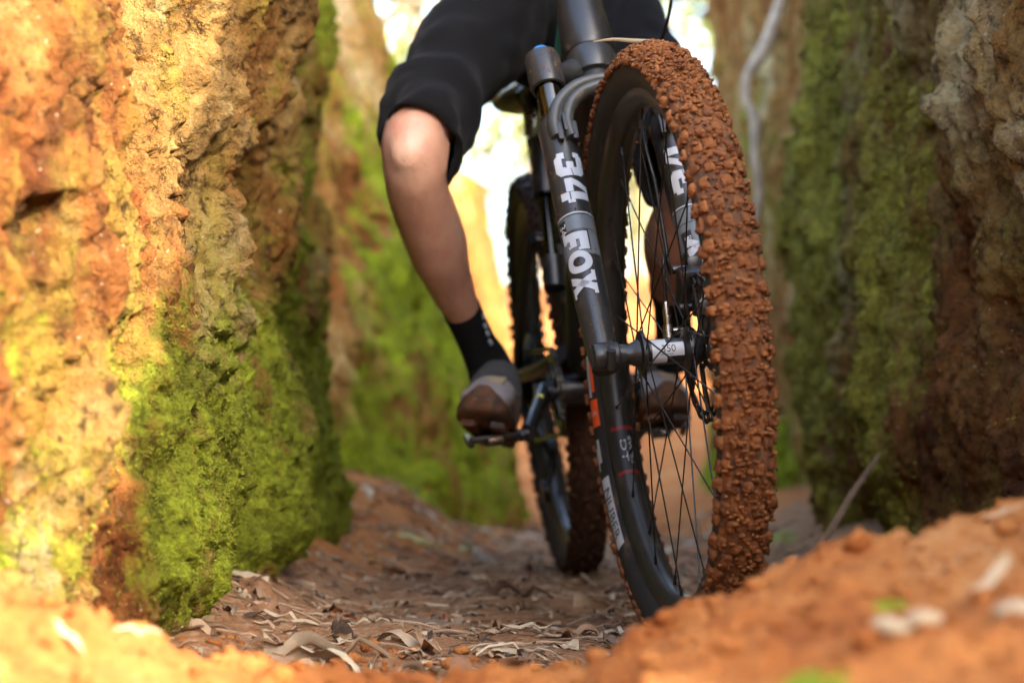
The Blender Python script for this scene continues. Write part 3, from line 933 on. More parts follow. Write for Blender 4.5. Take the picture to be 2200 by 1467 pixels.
# knobs of the front tyre
def knob_mesh(seed, sx, sy, sz, mat):
    bm = bmesh.new()
    bmesh.ops.create_cube(bm, size=1.0)
    bmesh.ops.subdivide_edges(bm, edges=list(bm.edges), cuts=2, use_grid_fill=True)
    co = np.array([v.co[:] for v in bm.verts])
    ln = np.linalg.norm(co, axis=1)[:, None]
    co = co * (0.80 + 0.20 * .5 / np.maximum(ln, .3))
    top = np.where(co[:, 2:] > .2, 0.80, 1.15)
    q = co * np.array([sx, sy, sz]) * np.concatenate([top, top, np.ones_like(top)], 1) + np.array([0, 0, .25 * sz])
    off = np.array([seed * 3.1, seed * 1.7, 0])
    q += 0.0024 * np.stack([fbm(q * 120 + off, 3, .6), fbm(q * 120 + off + 50, 3, .6), fbm(q * 120 + off + 90, 3, .6)], -1)
    for v, c in zip(bm.verts, q): v.co = c
    me = bpy.data.meshes.new('tread_knob')
    bm.to_mesh(me); bm.free()
    me.materials.append(mat)
    me.polygons.foreach_set('use_smooth', [True] * len(me.polygons))
    return me
KN = [knob_mesh(s, .0116, .0102, .0080, M['mud']) for s in range(6)] + [knob_mesh(20 + s, .0124, .0084, .0076, M['mud']) for s in range(4)]
def knob_slots():
    npitch = 96
    out = []
    for k in range(npitch):
        a = 2 * math.pi * k / npitch
        if k % 2 == 0: rows = [(-.32, 0), (.32, 0), (-.92, .3), (.92, .3), (-1.32, .1), (1.32, .1)]
        else: rows = [(-.12 if k % 4 == 1 else .12, .5), (-.62, .5), (.62, .5), (-1.30, .5), (1.30, .5)]
        for (ph, off) in rows:
            out.append((a + off * 2 * math.pi / npitch * .5 + random.uniform(-.004, .004), ph + random.uniform(-.03, .03)))
    return out
def knob_matrix(a, ph, jit=True):
    rc, rt, hw = .341, .3625, .0295
    y = hw * math.sin(ph); r = rc + (rt - rc) * math.cos(ph)
    rad = Vector((math.cos(a), 0, math.sin(a))); ax = Vector((0, 1, 0))
    nrm = (rad * math.cos(ph) + ax * math.sin(ph)).normalized()
    tang = Vector((-math.sin(a), 0, math.cos(a)))
    side = nrm.cross(tang)
    m = frame(rad * r + ax * y, tang, side, nrm)
    if jit:
        m = m @ Matrix.Rotation(random.uniform(-.16, .16), 4, 'Z') @ Matrix.Diagonal((random.uniform(.85, 1.12), random.uniform(.85, 1.12), random.uniform(.7, 1.1), 1))
    return m
slots = knob_slots()
def toward(a, ph):
    p = Wl(*(knob_matrix(a, ph, False).translation)); n_ = (WF.to_3x3() @ Vector((math.cos(a) * math.cos(ph), math.sin(ph), math.sin(a) * math.cos(ph))))
    return n_.dot((cam.location - p).normalized())
slots.sort(key=lambda s: -toward(*s))
rest = MB()
for k, (a, ph) in enumerate(slots):
    m = knob_matrix(a, ph)
    if k < 285:
        link('tread_knob', random.choice(KN), fw, WF @ m)
    else:
        me_ = random.choice(KN)
        rest.add([m @ v.co for v in me_.vertices], [tuple(p.vertices) for p in me_.polygons])
part('tread_knobs', rest, M['mud'], fw, WF, 60, kind='stuff')
# loose clay crumbs stuck between the knobs
cr = MB()
for k in range(4600):
    a = random.uniform(-.9, 2.6); ph = random.gauss(0, .6)
    if a < .75 and random.random() < .6: continue
    m = knob_matrix(a, max(-1.45, min(1.45, ph)), False)
    cr.ico(m @ Vector((0, 0, random.uniform(.001, .006))), random.uniform(.0012, .0040), 1, (random.uniform(.6, 1.4), random.uniform(.6, 1.4), random.uniform(.5, 1)), .4)
part('clay_crumbs', cr, M['mud'], fw, WF, 80, kind='stuff')
# knobs of the rear tyre
rk = MB()
for (a, ph) in knob_slots():
    m = knob_matrix(a, ph); me_ = random.choice(KN)
    rk.add([m @ v.co for v in me_.vertices], [tuple(p.vertices) for p in me_.polygons])
part('tread_knobs', rk, M['dark_mud'], rw, REAR_HUB, 60, kind='stuff')

# hub label "350"
def hub_fn(x, y, r=.0158):
    # x along the axle (rider's left = image right), y up the label; 0 faces the camera
    a = R(8) + y / r
    return Vector((r * math.cos(a), x, r * math.sin(a)))
hl = MB()
quad_grid(hl, rect(-.0185, -.0185, -.0005, .016), hub_fn, 2, 18)
quad_grid(hl, rect(-.0005, -.0085, .0205, .0085), hub_fn, 2, 12)
part('hub_label', hl, M['white_decal'], fw, WF, label='white label with the number 350')
ht = MB()
vs, fs = text_mesh('350', .0125)
ht.add([hub_fn(v.x * .95 + .0015, v.y + .0005, .0161) for v in vs], fs)
vs, fs = text_mesh('DT SWISS', .0036)
ht.add([hub_fn(v.x - .001, v.y - .0063, .0161) for v in vs], fs)
part('hub_lettering', ht, M['black_decal'], fw, WF)

# rim decal and tyre lettering
def rim_fn(u, v, r0=.0):
    # u: angle round the wheel in rad, v: -1..1 across the inner face of the rim
    pf = [(-.0150, .3000), (-.0085, .2935), (-.0030, .2915), (.0030, .2915), (.0085, .2935), (.0150, .3000)]
    t = (v + 1) / 2 * 5; k = min(4, int(t)); f = t - k
    y = pf[k][0] * (1 - f) + pf[k + 1][0] * f; r = pf[k][1] * (1 - f) + pf[k + 1][1] * f - .0006 - r0
    return Vector((r * math.cos(u), y, r * math.sin(u)))
ub = math.pi + .42
rd = MB()
quad_grid(rd, rect(ub - .10, -.98, ub + .10, .98), rim_fn, 12, 10, 0)
quad_grid(rd, rect(ub + .10, -.98, ub + .117, .98), rim_fn, 2, 10, 1)
quad_grid(rd, rect(ub - .117, -.98, ub - .10, .98), rim_fn, 2, 10, 1)
vs, fs = text_mesh('SWISS', .052)
rd.add([rim_fn(ub + v.x, v.y * 9 + .45, .0004) for v in vs], fs, 2)
vs, fs = text_mesh('DT', .085)
rd.add([rim_fn(ub + v.x, v.y * 9 - .2, .0004) for v in vs], fs, 2)
part('rim_decal', rd, [M['black_decal'], M['red_decal'], M['white_decal']], fw, WF)
def side_fn(u, v):
    # on the rider's right sidewall; v runs outwards in metres from r = .334
    r = .3285 + v
    k = (r - .341) / .0331
    y = -.0295 * math.sqrt(max(.05, 1 - k * k)) if k < 0 else -.0295
    return Vector((r * math.cos(u), y - .0005, r * math.sin(u)))
tl = MB()
u0 = math.pi + .66
quad_grid(tl, rect(u0 - .17, -.0085, u0 + .17, .0080), side_fn, 22, 8, 0)
vs, fs = text_mesh('NUBER', .019 / .334 * 1.25)
tl.add([side_fn(u0 + v.x * 1.12, -v.y * .334 * .72 - .0003) - Vector((0, .0007, 0)) for v in vs], fs, 1)
quad_grid(tl, rect(math.pi + .15, -.0085, math.pi + .265, .007), side_fn, 8, 8, 2)
vs, fs = text_mesh('S', .05)
tl.add([side_fn(math.pi + .21 + v.x, -v.y * .3) - Vector((0, .0007, 0)) for v in vs], fs, 0)
quad_grid(tl, rect(math.pi - .03, .0005, math.pi + .14, .0075), side_fn, 8, 5, 0)
quad_grid(tl, rect(math.pi - .01, -.006, math.pi + .12, -.0005), side_fn, 8, 5, 2)
quad_grid(tl, rect(math.pi + .32, -.002, math.pi + .42, .004), side_fn, 8, 2, 0)
quad_grid(tl, rect(math.pi + .35, .005, math.pi + .45, .009), side_fn, 8, 2, 0)
part('sidewall_lettering', tl, [M['white_decal'], M['black_decal'], M['orange_decal']], fw, WF)

# -------- fork (front frame of reference)
TH = R(30)
sv = Vector((-math.sin(TH), 0, math.cos(TH)))         # up the steering axis
pv = Vector((-math.cos(TH), 0, -math.sin(TH)))        # behind the legs
fv = -pv
LEG = .073
def fk(t, y, back=0.0): return sv * t + pv * (.010 + back) + Vector((0, y, 0))
fork = link('fork', None, bike, WF, label='grey black suspension fork with white lettering')
for sd in (-1, 1):
    lm = MB()
    prof_t = [(-.012, .0165), (.0, .0175), (.03, .0195), (.08, .0212), (.16, .0222), (.26, .0232), (.33, .0240), (.352, .0245), (.358, .0225)]
    lm.tube([fk(t, sd * LEG) for t, r_ in prof_t], [r_ for t, r_ in prof_t], 32)
    lm.tube([Vector((0, sd * (LEG - .014), 0)), Vector((0, sd * (LEG + .010), 0))], .0165, 24)
    lm.tube([Vector((0, sd * (LEG - .017), 0)), Vector((0, sd * (LEG - .012), 0))], .0135, 24)
    lm.lathe([(-.014, .0), (-.014, .0150), (-.010, .0168), (.004, .0168), (.006, .0152), (.009, .0152), (.011, .0165), (.015, .0160), (.017, .0130), (.024, .0125), (.024, .0)], origin=(0, sd * LEG, 0), axis=(0, -sd, 0), n=32)
    lm.tube([Vector((.010, sd * (LEG - .004), -.016)), Vector((.020, sd * (LEG - .004), .006))], .0055, 12)
    part('lower_leg', lm, M['fork_paint'], fork, WF)
    wm = MB()
    wm.tube([fk(.352, sd * LEG), fk(.366, sd * LEG)], [.0215, .0200], 28)
    part('seal', wm, M['black_plastic'], fork, WF)
    st = MB()
    st.tube([fk(.30, sd * LEG), fk(.455, sd * LEG)], .0170, 32)
    part('stanchion', st, M['stanchion'], fork, WF)
# axle end
ax = MB()
ax.tube([Vector((0, -(LEG + .0102), 0)), Vector((0, -(LEG + .0135), 0))], .0085, 6)
ax.tube([Vector((0, -(LEG + .013), 0)), Vector((0, -(LEG + .0142), 0))], .0045, 6)
part('axle_bolt', ax, M['dark_steel'], fork, WF)
# arch
def spline(pts, n=24):
    pts = [Vector(p) for p in pts]
    out = []
    for i in range(len(pts) - 1):
        p0, p1, p2, p3 = pts[max(i - 1, 0)], pts[i], pts[i + 1], pts[min(i + 2, len(pts) - 1)]
        m = max(2, n // (len(pts) - 1))
        for k in range(m):
            t = k / m
            out.append(0.5 * (2 * p1 + (p2 - p0) * t + (2 * p0 - 5 * p1 + 4 * p2 - p3) * t * t + (3 * p1 - p0 - 3 * p2 + p3) * t ** 3))
    out.append(pts[-1]); return out
ac = MB()
outer = [(.322, .0785), (.345, .080), (.375, .070), (.400, .046), (.411, .020), (.413, 0)]
path_o = [fk(t, -y, -.020) for t, y in outer] + [fk(t, y, -.020) for t, y in reversed(outer[:-1])]
inner = [(.318, .061), (.345, .063), (.372, .054), (.390, .037), (.399, .017), (.401, 0)]
path_i = [fk(t, -y, -.022) for t, y in inner] + [fk(t, y, -.022) for t, y in reversed(inner[:-1])]
ac.tube(spline(path_o, 60), .0088, 12, flat=1.35, ref=(0, 1, 0))
ac.tube(spline(path_i, 60), .0080, 12, flat=1.5, ref=(0, 1, 0))
part('arch', ac, M['arch_paint'], fork, WF, 60)
sl = MB()
mid = [(.325, .071), (.346, .0725), (.374, .063), (.395, .042), (.405, .019), (.407, 0)]
path_m = [fk(t, -y, -.024) for t, y in mid] + [fk(t, y, -.024) for t, y in reversed(mid[:-1])]
sl.tube(spline(path_m, 60), .0032, 8)
for sd in (-1, 1):
    for (t, y) in ((.326, .057), (.326, .076), (.340, .0665)):
        sl.box(fk(t, sd * y, -.0275), (.010, .0075, .028), Matrix.Rotation(-TH, 3, 'Y'), 0, .002)
part('arch_groove', sl, M['black_decal'], fork, WF)
# crown
cw = MB()
for sd in (-1, 1):
    cw.lathe([(.418, .0185), (.419, .0222), (.424, .0235), (.468, .0235), (.473, .022), (.474, .0)], origin=fk(0, sd * LEG), axis=sv, n=36)
cpath = [fk(.447, -.066), fk(.452, -.044, .014), fk(.470, -.026, .026), fk(.480, 0, .030), fk(.470, .026, .026), fk(.452, .044, .014), fk(.447, .066)]
cw.tube(spline(cpath, 42), [.0155] * len(spline(cpath, 42)), 16, flat=1.25, ref=(0, 0, 1))
cw.lathe([(.455, .020), (.458, .0320), (.468, .0345), (.490, .0340), (.497, .032)], origin=pv * .042, axis=sv, n=40)
part('crown', cw, M['fork_paint'], fork, WF, 50)
sh = MB()
sh.lathe([(.448, .0205), (.4585, .0205), (.4586, .0245), (.447, .0245)], origin=pv * .042, axis=sv, n=36, closed=True)
sh.lathe([(.4575, .0), (.4575, .0205)], origin=pv * .042, axis=sv, n=36)
part('steerer_opening', sh, M['black_decal'], fork, WF)
kb = MB()
kb.lathe([(.474, .0), (.474, .0125), (.478, .0130), (.484, .0115), (.485, .0)], origin=fk(0, -LEG), axis=sv, n=20)
kb.box(fk(.484, -LEG - .002), (.022, .006, .005), None, 0, .001)
part('adjuster_knob', kb, M['blue_knob'], fork, WF)

# fork graphics
def leg_fn(sd, eps):
    e1, e2 = fv, Vector((0, 1, 0))
    def rad(t): return float(np.interp(t, [0, .03, .08, .16, .26, .33], [.0175, .0195, .0212, .0222, .0232, .0240]))
    def fn(t, a):
        t = t - .020
        r_ = rad(t) + eps
        return fk(t, sd * LEG) + (e1 * math.cos(a) + e2 * math.sin(a)) * r_
    return fn
for sd in (-1, 1):
    fn0, fn1, fn2 = leg_fn(sd, .0004), leg_fn(sd, .0007), leg_fn(sd, .0010)
    # text x runs down the right leg and up the left leg
    c0 = R(-8) if sd < 0 else R(-14)
    def mp(tc, ac_, f):
        if sd < 0: return lambda x, y: f(tc - x, ac_ + y / .0225)
        return lambda x, y: f(tc + x, ac_ - y / .0225)
    g = MB()                                   # grey band with stripes and dark plates
    quad_grid(g, [(.222, R(-95)), (.222, R(95)), (.160, R(95)), (.160, R(-95))], lambda x, y: fn0(x + .10 * .022 * math.cos(y), y), 30, 6, 0)
    for (t0, wdt, mt) in ((.2225, .0016, 1), (.2195, .0012, 2), (.197, .0012, 2)):
        quad_grid(g, [(t0, R(-85)), (t0, R(85)), (t0 - wdt, R(85)), (t0 - wdt, R(-85))], lambda x, y: fn1(x + .10 * .022 * math.cos(y), y), 30, 2, mt)
    quad_grid(g, rect(.152, c0 + R(16), .086, c0 + R(48)) if sd < 0 else rect(.152, c0 + R(-40), .086, c0 + R(-12)), lambda x, y: fn0(x, y), 8, 8, 2)
    part('grey_band', g, [M['grey_decal'], M['white_decal'], M['black_decal']], fork, WF)
    tx_ = MB(); tw_ = MB()
    tc, ac_ = .318, c0 + R(12)
    f34 = mp(tc if sd < 0 else .240, ac_, fn2)
    ch = '34'
    glyph(tx_, '3', .002, .036, .036, f34); glyph(tx_, '4', .042, .034, .036, f34)
    ffx = mp(.196 if sd < 0 else .086, c0 - R(20) if sd < 0 else c0 + R(8), fn2)
    glyph(tw_, 'F', .001, .027, .034, ffx); glyph(tw_, 'O', .0285, .032, .034, ffx); glyph(tw_, 'X', .061, .030, .034, ffx)
    part('number_lettering', tx_, M['white_decal'], fork, WF)
    part('word_lettering', tw_, M['white_decal'], fork, WF)
    # thin black key line plates behind the big letters
    ky = MB()
    glyph(ky, 'F', -.0010, .030, .038, mp(.196 if sd < 0 else .086, c0 - R(20) if sd < 0 else c0 + R(8), fn1))
    part('letter_shadow', ky, M['black_decal'], fork, WF)
    sm = MB()
    if sd > 0:
        quad_grid(sm, rect(.187, R(-62), .098, R(-24)), fn1, 10, 8, 1)
        vs, fs = text_mesh('PERFORMANCE', .0105)
        sm.add([fn2(.143 - v.x, R(-37) + v.y / .0225) for v in vs], fs, 0)
        vs, fs = text_mesh('ELITE', .0095)
        sm.add([fn2(.150 - v.x, R(-54) + v.y / .0225) for v in vs], fs, 2)
    else:
        quad_grid(sm, rect(.217, R(-88), .186, R(-48)), fn1, 6, 8, 1)
        vs, fs = text_mesh('34', .016)
        sm.add([fn2(.205 - v.x, R(-64) + v.y / .0225) for v in vs], fs, 0)
        sm2 = MB()
        vs, fs = text_mesh('FLOAT', .005)
        sm2.add([fn2(.191 - v.x, R(-62) + v.y / .0225) for v in vs], fs, 0)
        part('tiny_lettering', sm2, M['white_decal'], fork, WF)
        sm3 = MB()
        vs, fs = text_mesh('PERFORMANCE ELITE', .0055)
        sm3.add([fn2(.128 - v.x, R(52) + v.y / .0225) for v in vs], fs, 0)
        part('side_lettering', sm3, M['grey_decal'], fork, WF)
    part('small_lettering', sm, [M['white_decal'], M['black_decal'], M['grey_decal']], fork, WF)

sp_ = MB()
rs_ = random.Random(3)
for k in range(170):
    sd = rs_.choice((-1, -1, 1)); t_ = rs_.uniform(.0, .35); a_ = rs_.gauss(0, .7); r_ = rs_.uniform(.0004, .0011) * (1.7 if rs_.random() < .12 else 1)
    sp_.ico(leg_fn(sd, .0001)(t_ + .02, a_), r_, 1, (1, 1, 1.4), .3)
for k in range(60):
    a_ = rs_.gauss(0, .9); t_ = rs_.uniform(.425, .468)
    sp_.ico(fk(t_, -LEG) + (fv * math.cos(a_) + Vector((0, 1, 0)) * math.sin(a_)) * .0235, rs_.uniform(.0004, .0010), 1, (1, 1, 1.3), .3)
part('mud_spatter', sp_, M['mud'], fork, WF, 80, kind='stuff')
# caliper and hose
cp = MB()
cp.box(Vector((-.040, .050, .075)), (.030, .036, .052), Matrix.Rotation(R(20), 3, 'Y'), 0, .007)
cp.box(Vector((-.022, .056, .050)), (.020, .022, .020), None, 0, .004)
cp.box(Vector((-.052, .058, .105)), (.018, .020, .020), None, 0, .004)
for (x, z) in ((-.030, .052), (-.050, .100)):
    cp.tube([Vector((x, .030, z)), Vector((x, .074, z))], .0055, 10)
part('brake_caliper', cp, M['black_plastic'], bike, WF)
bj = MB()
bj.tube([Vector((-.055, .020, .018)), Vector((-.055, .020, .034))], [.0075, .0065], 16)
bj.tube([Vector((-.055, .020, .034)), Vector((-.055, .020, .052)), Vector((-.055, .0195, .062))], [.0050, .0052, .0040], 16)
bj.tube([Vector((-.055, .016, .025)), Vector((-.055, .044, .028))], .0035, 10)
part('hose_fitting', bj, M['steel'], bike, WF)
W_inv = WF.inverted()
hs = MB()
hs.tube(spline([P(1425, -260, 2.70), P(1446, -90, 2.76), P(1441, 10, 2.80), P(1424, 80, 2.84), P(1400, 140, 2.86), WF @ fk(.36, .046, .02), WF @ fk(.26, .045, .022), WF @ fk(.14, .040, .030), WF @ Vector((-.055, .022, .12)), WF @ Vector((-.055, .0195, .060))], 72), .0026, 10)
part('brake_hose', hs, M['black_plastic'])

# -------- frame
def Sx(t, y=0.0, back=0.042): return WF @ (sv * t + pv * back + Vector((0, y, 0)))
fr = link('frame', None, bike, I4, label='satin black full suspension frame')
hd = MB()
hd.tube([Sx(.497), Sx(.506), Sx(.55), Sx(.60), Sx(.625)], [.0330, .0365, .0345, .0310, .0310], 36)
part('head_tube', hd, M['black_paint'], fr)
bd = MB()
sax = (WF.to_3x3() @ sv); fax = (WF.to_3x3() @ fv); aax = Av
bM = Matrix((aax, fax, sax)).transposed()
bd.box(Sx(.585) + fax * .027, (.026, .006, .050), bM, 0, .002)
bd.box(Sx(.585) + fax * .0302, (.008, .002, .046), bM, 1, .0005)
part('head_badge', bd, [M['black_decal'], M['steel']], fr)
BB = Bk(.43, 0, .335)
dt = MB()
dt.tube(spline([Sx(.53), Sx(.515) + Vector((0, .10, -.06)), (Sx(.52) + BB) / 2 + Vector((0, .02, .0)), BB + Vector((0, -.03, .04))], 24), [.031] * 1 + [.033] * (len(spline([1 * Vector((0, 0, 0))] * 4, 24)) - 1), 24)
part('down_tube', dt, M['black_paint'], fr)
tt = MB()
SEAT_TOP = P(1152, 300, 3.46)
tt.tube(spline([Sx(.60), P(1216, 170, 3.00), P(1196, 215, 3.2), P(1166, 330, 3.43)], 24), .023, 20)
part('top_tube', tt, M['teal_paint'], fr, label='teal painted top tube')
se = MB()
se.tube([BB, SEAT_TOP], [.021, .018], 24)
part('seat_tube', se, M['black_paint'], fr)
cl_ = MB()
cl_.tube([P(1151, 290, 3.46), P(1147, 240, 3.462)], .0195, 24)
part('seat_clamp', cl_, M['steel'], fr, label='bright seat clamp')
sd_ = MB()
sd_.tube([P(1148, 250, 3.46), P(1142, 205, 3.47)], .0155, 20)
part('seat_post', sd_, M['black_plastic'], fr)
sa = MB()
sc0 = P(1150, 190, 3.50)
for k in range(9):
    pass
sprof = [(-.14, .016, .016), (-.10, .020, .020), (-.03, .026, .022), (.05, .050, .026), (.11, .068, .028), (.14, .055, .022)]
svs, sfs = [], []
for (d_, wx, hz) in sprof:
    for j in range(16):
        a_ = 2 * math.pi * j / 16
        svs.append(sc0 - Fb * d_ + Ab * (wx * math.cos(a_)) + Ub * (hz * math.sin(a_)))
for k in range(len(sprof) - 1):
    for j in range(16):
        a_ = k * 16 + j; b_ = k * 16 + (j + 1) % 16
        sfs.append((a_, b_, b_ + 16, a_ + 16))
sfs += [tuple(range(16)), tuple(range((len(sprof) - 1) * 16, len(sprof) * 16))]
sa.add(svs, sfs)
part('saddle', sa, M['black_plastic'], bike)
sw = MB()
sw.tube(spline([P(1130, 240, 3.44), P(1112, 205, 3.40), P(1122, 190, 3.42), P(1137, 175, 3.44), P(1139, 166, 3.44)], 24), .0030, 8)
part('dropper_cable', sw, M['black_plastic'], bike)
# rear triangle, shock and links
RA = Bk(0, 0, .3705)
sg = MB()
for sd in (-1, 1):
    o = Ab * (sd * .062)
    sg.tube(spline([BB + Ub * .06 + Ab * (sd * .03), Bk(.26, sd * .055, .375), Bk(.10, sd * .066, .372), RA + o], 18), .0125, 12)
    sg.tube(spline([P(1168 + sd * 26, 512, 3.42), Bk(.20, sd * .052, .53), Bk(.06, sd * .064, .42), RA + o], 18), .0095, 12)
    sg.lathe([(-.006, .0), (-.006, .020), (.006, .020), (.006, .0)], RA + o, Ab, 20)
part('swingarm', sg, M['black_paint'], fr)
sk = MB()
sk.tube([P(1166, 300, 3.33), P(1172, 420, 3.30)], .0205, 20)
sk.tube([P(1172, 420, 3.30), P(1186, 560, 3.24)], .0110, 16, 1)
sk.tube([P(1186, 555, 3.24), P(1192, 620, 3.22)], .018, 20)
part('rear_shock', sk, [M['black_plastic'], M['stanchion']], bike)
rl = MB()
rl.tube(spline([P(1160, 400, 3.36), P(1165, 440, 3.36), P(1185, 480, 3.34), P(1196, 520, 3.32)], 18), .0085, 12)
rl.tube([P(1152, 515, 3.37), P(1182, 515, 3.37)], .0115, 16)
part('rocker_link', rl, M['dark_steel'], bike)
# cranks, ring, chain, pedals
RP = P(1060, 940, 3.13); LP = P(1424, 918, 3.42)
bb = MB()
bb.tube([BB - Ab * .045, BB + Ab * .045], .026, 24)
bb.tube([BB - Ab * .072, BB - Ab * .045], .018, 20)
bb.tube([BB + Ab * .045, BB + Ab * .072], .018, 20)
part('bottom_bracket', bb, M['black_plastic'], fr)
ck = link('crankset', None, bike, I4)
def crank(sd, ped):
    c = MB()
    r0 = BB + Ab * (sd * .070)
    end = ped + (BB - ped).project(Ab) if False else ped - Ab * (sd * .052)
    c.tube([r0, r0.lerp(end, .5), end], [.0175, .0135, .0145], 14, flat=.8)
    part('crank_arm', c, M['black_paint'], ck)
    c2 = MB()
    c2.lathe([(0, .0), (0, .0155), (.006, .0155), (.007, .0)], r0 + Ab * (sd * .010), Ab * sd, 18)
    part('crank_bolt', c2, M['dark_steel'], ck)
    q = MB()
    q.box(r0.lerp(end, .25) + Vector((0, -.014, .004)), (.010, .004, .018), None, 0, .001)
    part('yellow_mark', q, M['yellow_decal'], ck)
    p = MB()
    Mp = Matrix((Ab, Fb, Ub)).transposed() @ Matrix.Rotation(R(-8 if sd < 0 else 20), 3, 'X')
    p.box(ped, (.034, .070, .016), Mp, 0, .005)
    p.box(ped + Fb * .040, (.078, .010, .010), Mp, 0, .003)
    p.box(ped - Fb * .040, (.078, .010, .010), Mp, 0, .003)
    p.box(ped + Ab * .038, (.010, .086, .011), Mp, 0, .003)
    p.box(ped - Ab * .038, (.010, .086, .011), Mp, 0, .003)
    p.tube([ped - Ab * (sd * .055), ped + Ab * (sd * .02)], .007, 12)
    pe = part('pedal', p, M['black_plastic'], bike)
    b = MB()
    b.box(ped + Fb * .046 - Ub * .004, (.022, .002, .008), Mp, 0, .0005)
    part('toe_clip', b, M['steel'], pe)
crank(-1, RP); crank(1, LP)
cg = MB()
n = 32
cvs = []
for j in range(n * 4):
    a_ = 2 * math.pi * j / (n * 4); r_ = .066 + (.0035 if j % 4 in (1, 2) else 0)
    for off in (-.052, -.049):
        for q_ in (r_, .048):
            cvs.append(BB + Ab * off + (Fb * math.cos(a_) + Ub * math.sin(a_)) * q_)
cfs = []
for j in range(n * 4):
    b0 = j * 4; b1 = ((j + 1) % (n * 4)) * 4
    cfs += [(b0, b1, b1 + 1, b0 + 1), (b0 + 2, b0 + 3, b1 + 3, b1 + 2), (b0, b0 + 2, b1 + 2, b1), (b0 + 1, b1 + 1, b1 + 3, b0 + 3)]
cg.add(cvs, cfs)
for k in range(4):
    a_ = k * math.pi / 2 + .5
    cg.tube([BB - Ab * .05, BB - Ab * .05 + (Fb * math.cos(a_) + Ub * math.sin(a_)) * .052], .006, 8)
part('chainring', cg, M['dark_steel'], ck)
ch_ = MB()
def link_at(p, d):
    t = d.normalized(); s_ = Ab; u_ = t.cross(s_)
    Mq = Matrix((t, s_, u_)).transposed()
    for o in (-.0035, .0035):
        ch_.box(p + Ab * o, (.0145, .0014, .0075), Mq, 0, .0)
    ch_.tube([p - Ab * .0042 + t * .006, p + Ab * .0042 + t * .006], .0032, 6)
pts = []
for k in range(18):
    a_ = -math.pi / 2 + k / 17 * math.pi
    pts.append(BB - Ab * .0505 + (Fb * math.cos(a_) + Ub * math.sin(a_)) * .0685)
for k in range(1, 24):
    pts.append(pts[17].lerp(RA - Ab * .05 + Ub * .045, k / 24))
low = pts[0]
lowpts = [low.lerp(RA - Ab * .052 - Ub * .115 + Fb * .03, k / 24) for k in range(1, 24)]
for k in range(len(pts) - 1): link_at(pts[k], pts[k + 1] - pts[k])
for k in range(len(lowpts) - 1): link_at(lowpts[k], lowpts[k + 1] - lowpts[k])
part('chain', ch_, M['dark_steel'], bike)
cs = MB()
for k in range(8):
    cs.lathe([(-.036 - k * .0042, .018), (-.036 - k * .0042, .078 - k * .0075), (-.0385 - k * .0042, .078 - k * .0075), (-.0385 - k * .0042, .018)], RA, Ab, 36, closed=True)
part('cassette', cs, M['dark_steel'], bike)
dr = MB()
d0 = RA - Ab * .068
dr.box(d0 - Ub * .035 - Fb * .01, (.028, .034, .045), None, 0, .006)
dr.tube(spline([d0 - Ub * .05, P(1176, 960, 3.62), P(1186, 990, 3.61), P(1172, 1060, 3.60)], 18), .0075, 10)
dr.lathe([(-.006, 0), (-.006, .020), (.006, .020), (.006, 0)], P(1184, 965, 3.62), Ab, 16)
dr.lathe([(-.006, 0), (-.006, .020), (.006, .020), (.006, 0)], P(1172, 1055, 3.60), Ab, 16)
part('derailleur', dr, M['black_plastic'], bike)
# handlebar and stem (above the picture)
hbm = MB()
HB = Sx(.68, 0, .005)
hbm.tube(spline([HB - Av * .38 + Uv * .02, HB - Av * .12 + Uv * .005, HB, HB + Av * .12 + Uv * .005, HB + Av * .38 + Uv * .02], 40), .0130, 14)
hbm.tube([Sx(.655), HB], .019, 16)
hbm.tube([Sx(.625), Sx(.70)], .019, 20)
part('handlebar', hbm, M['black_plastic'], bike)

# ------------------------------------------------------------------ rider
def loft(mb, st, n=28, mat=0, ref=Vector((1, 0, 0)), cap=True, shape=None):
    """st: list of (centre, half width along ref, half depth)"""
    base = len(mb.v)
    cs_ = [Vector(s[0]) for s in st]
    vs, fs = [], []
    for k, s in enumerate(st):
        t = (cs_[min(k + 1, len(st) - 1)] - cs_[max(k - 1, 0)]).normalized()
        e1 = (ref - t * ref.dot(t)).normalized(); e2 = t.cross(e1)
        for j in range(n):
            a = 2 * math.pi * j / n
            p = cs_[k] + e1 * (s[1] * math.cos(a)) + e2 * (s[2] * math.sin(a))
            if shape: p = shape(k, a, p, t, e1, e2)
            vs.append(p)
    for k in range(len(st) - 1):
        for j in range(n):
            a = k * n + j; b = k * n + (j + 1) % n
            fs.append((a, b, b + n, a + n))
    if cap:
        fs.append(tuple(range(n - 1, -1, -1))); fs.append(tuple(range((len(st) - 1) * n, len(st) * n)))
    mb.add(vs, fs, mat)
def refine(st, n):
    c = spline([s[0] for s in st], n * (len(st) - 1))
    m = len(c)
    x = np.linspace(0, len(st) - 1, m)
    out = []
    for k in range(m):
        i = min(int(x[k]), len(st) - 2); f = x[k] - i; f = f * f * (3 - 2 * f) * .5 + f * .5
        out.append((c[k], st[i][1] * (1 - f) + st[i + 1][1] * f, st[i][2] * (1 - f) + st[i + 1][2] * f))
    return out

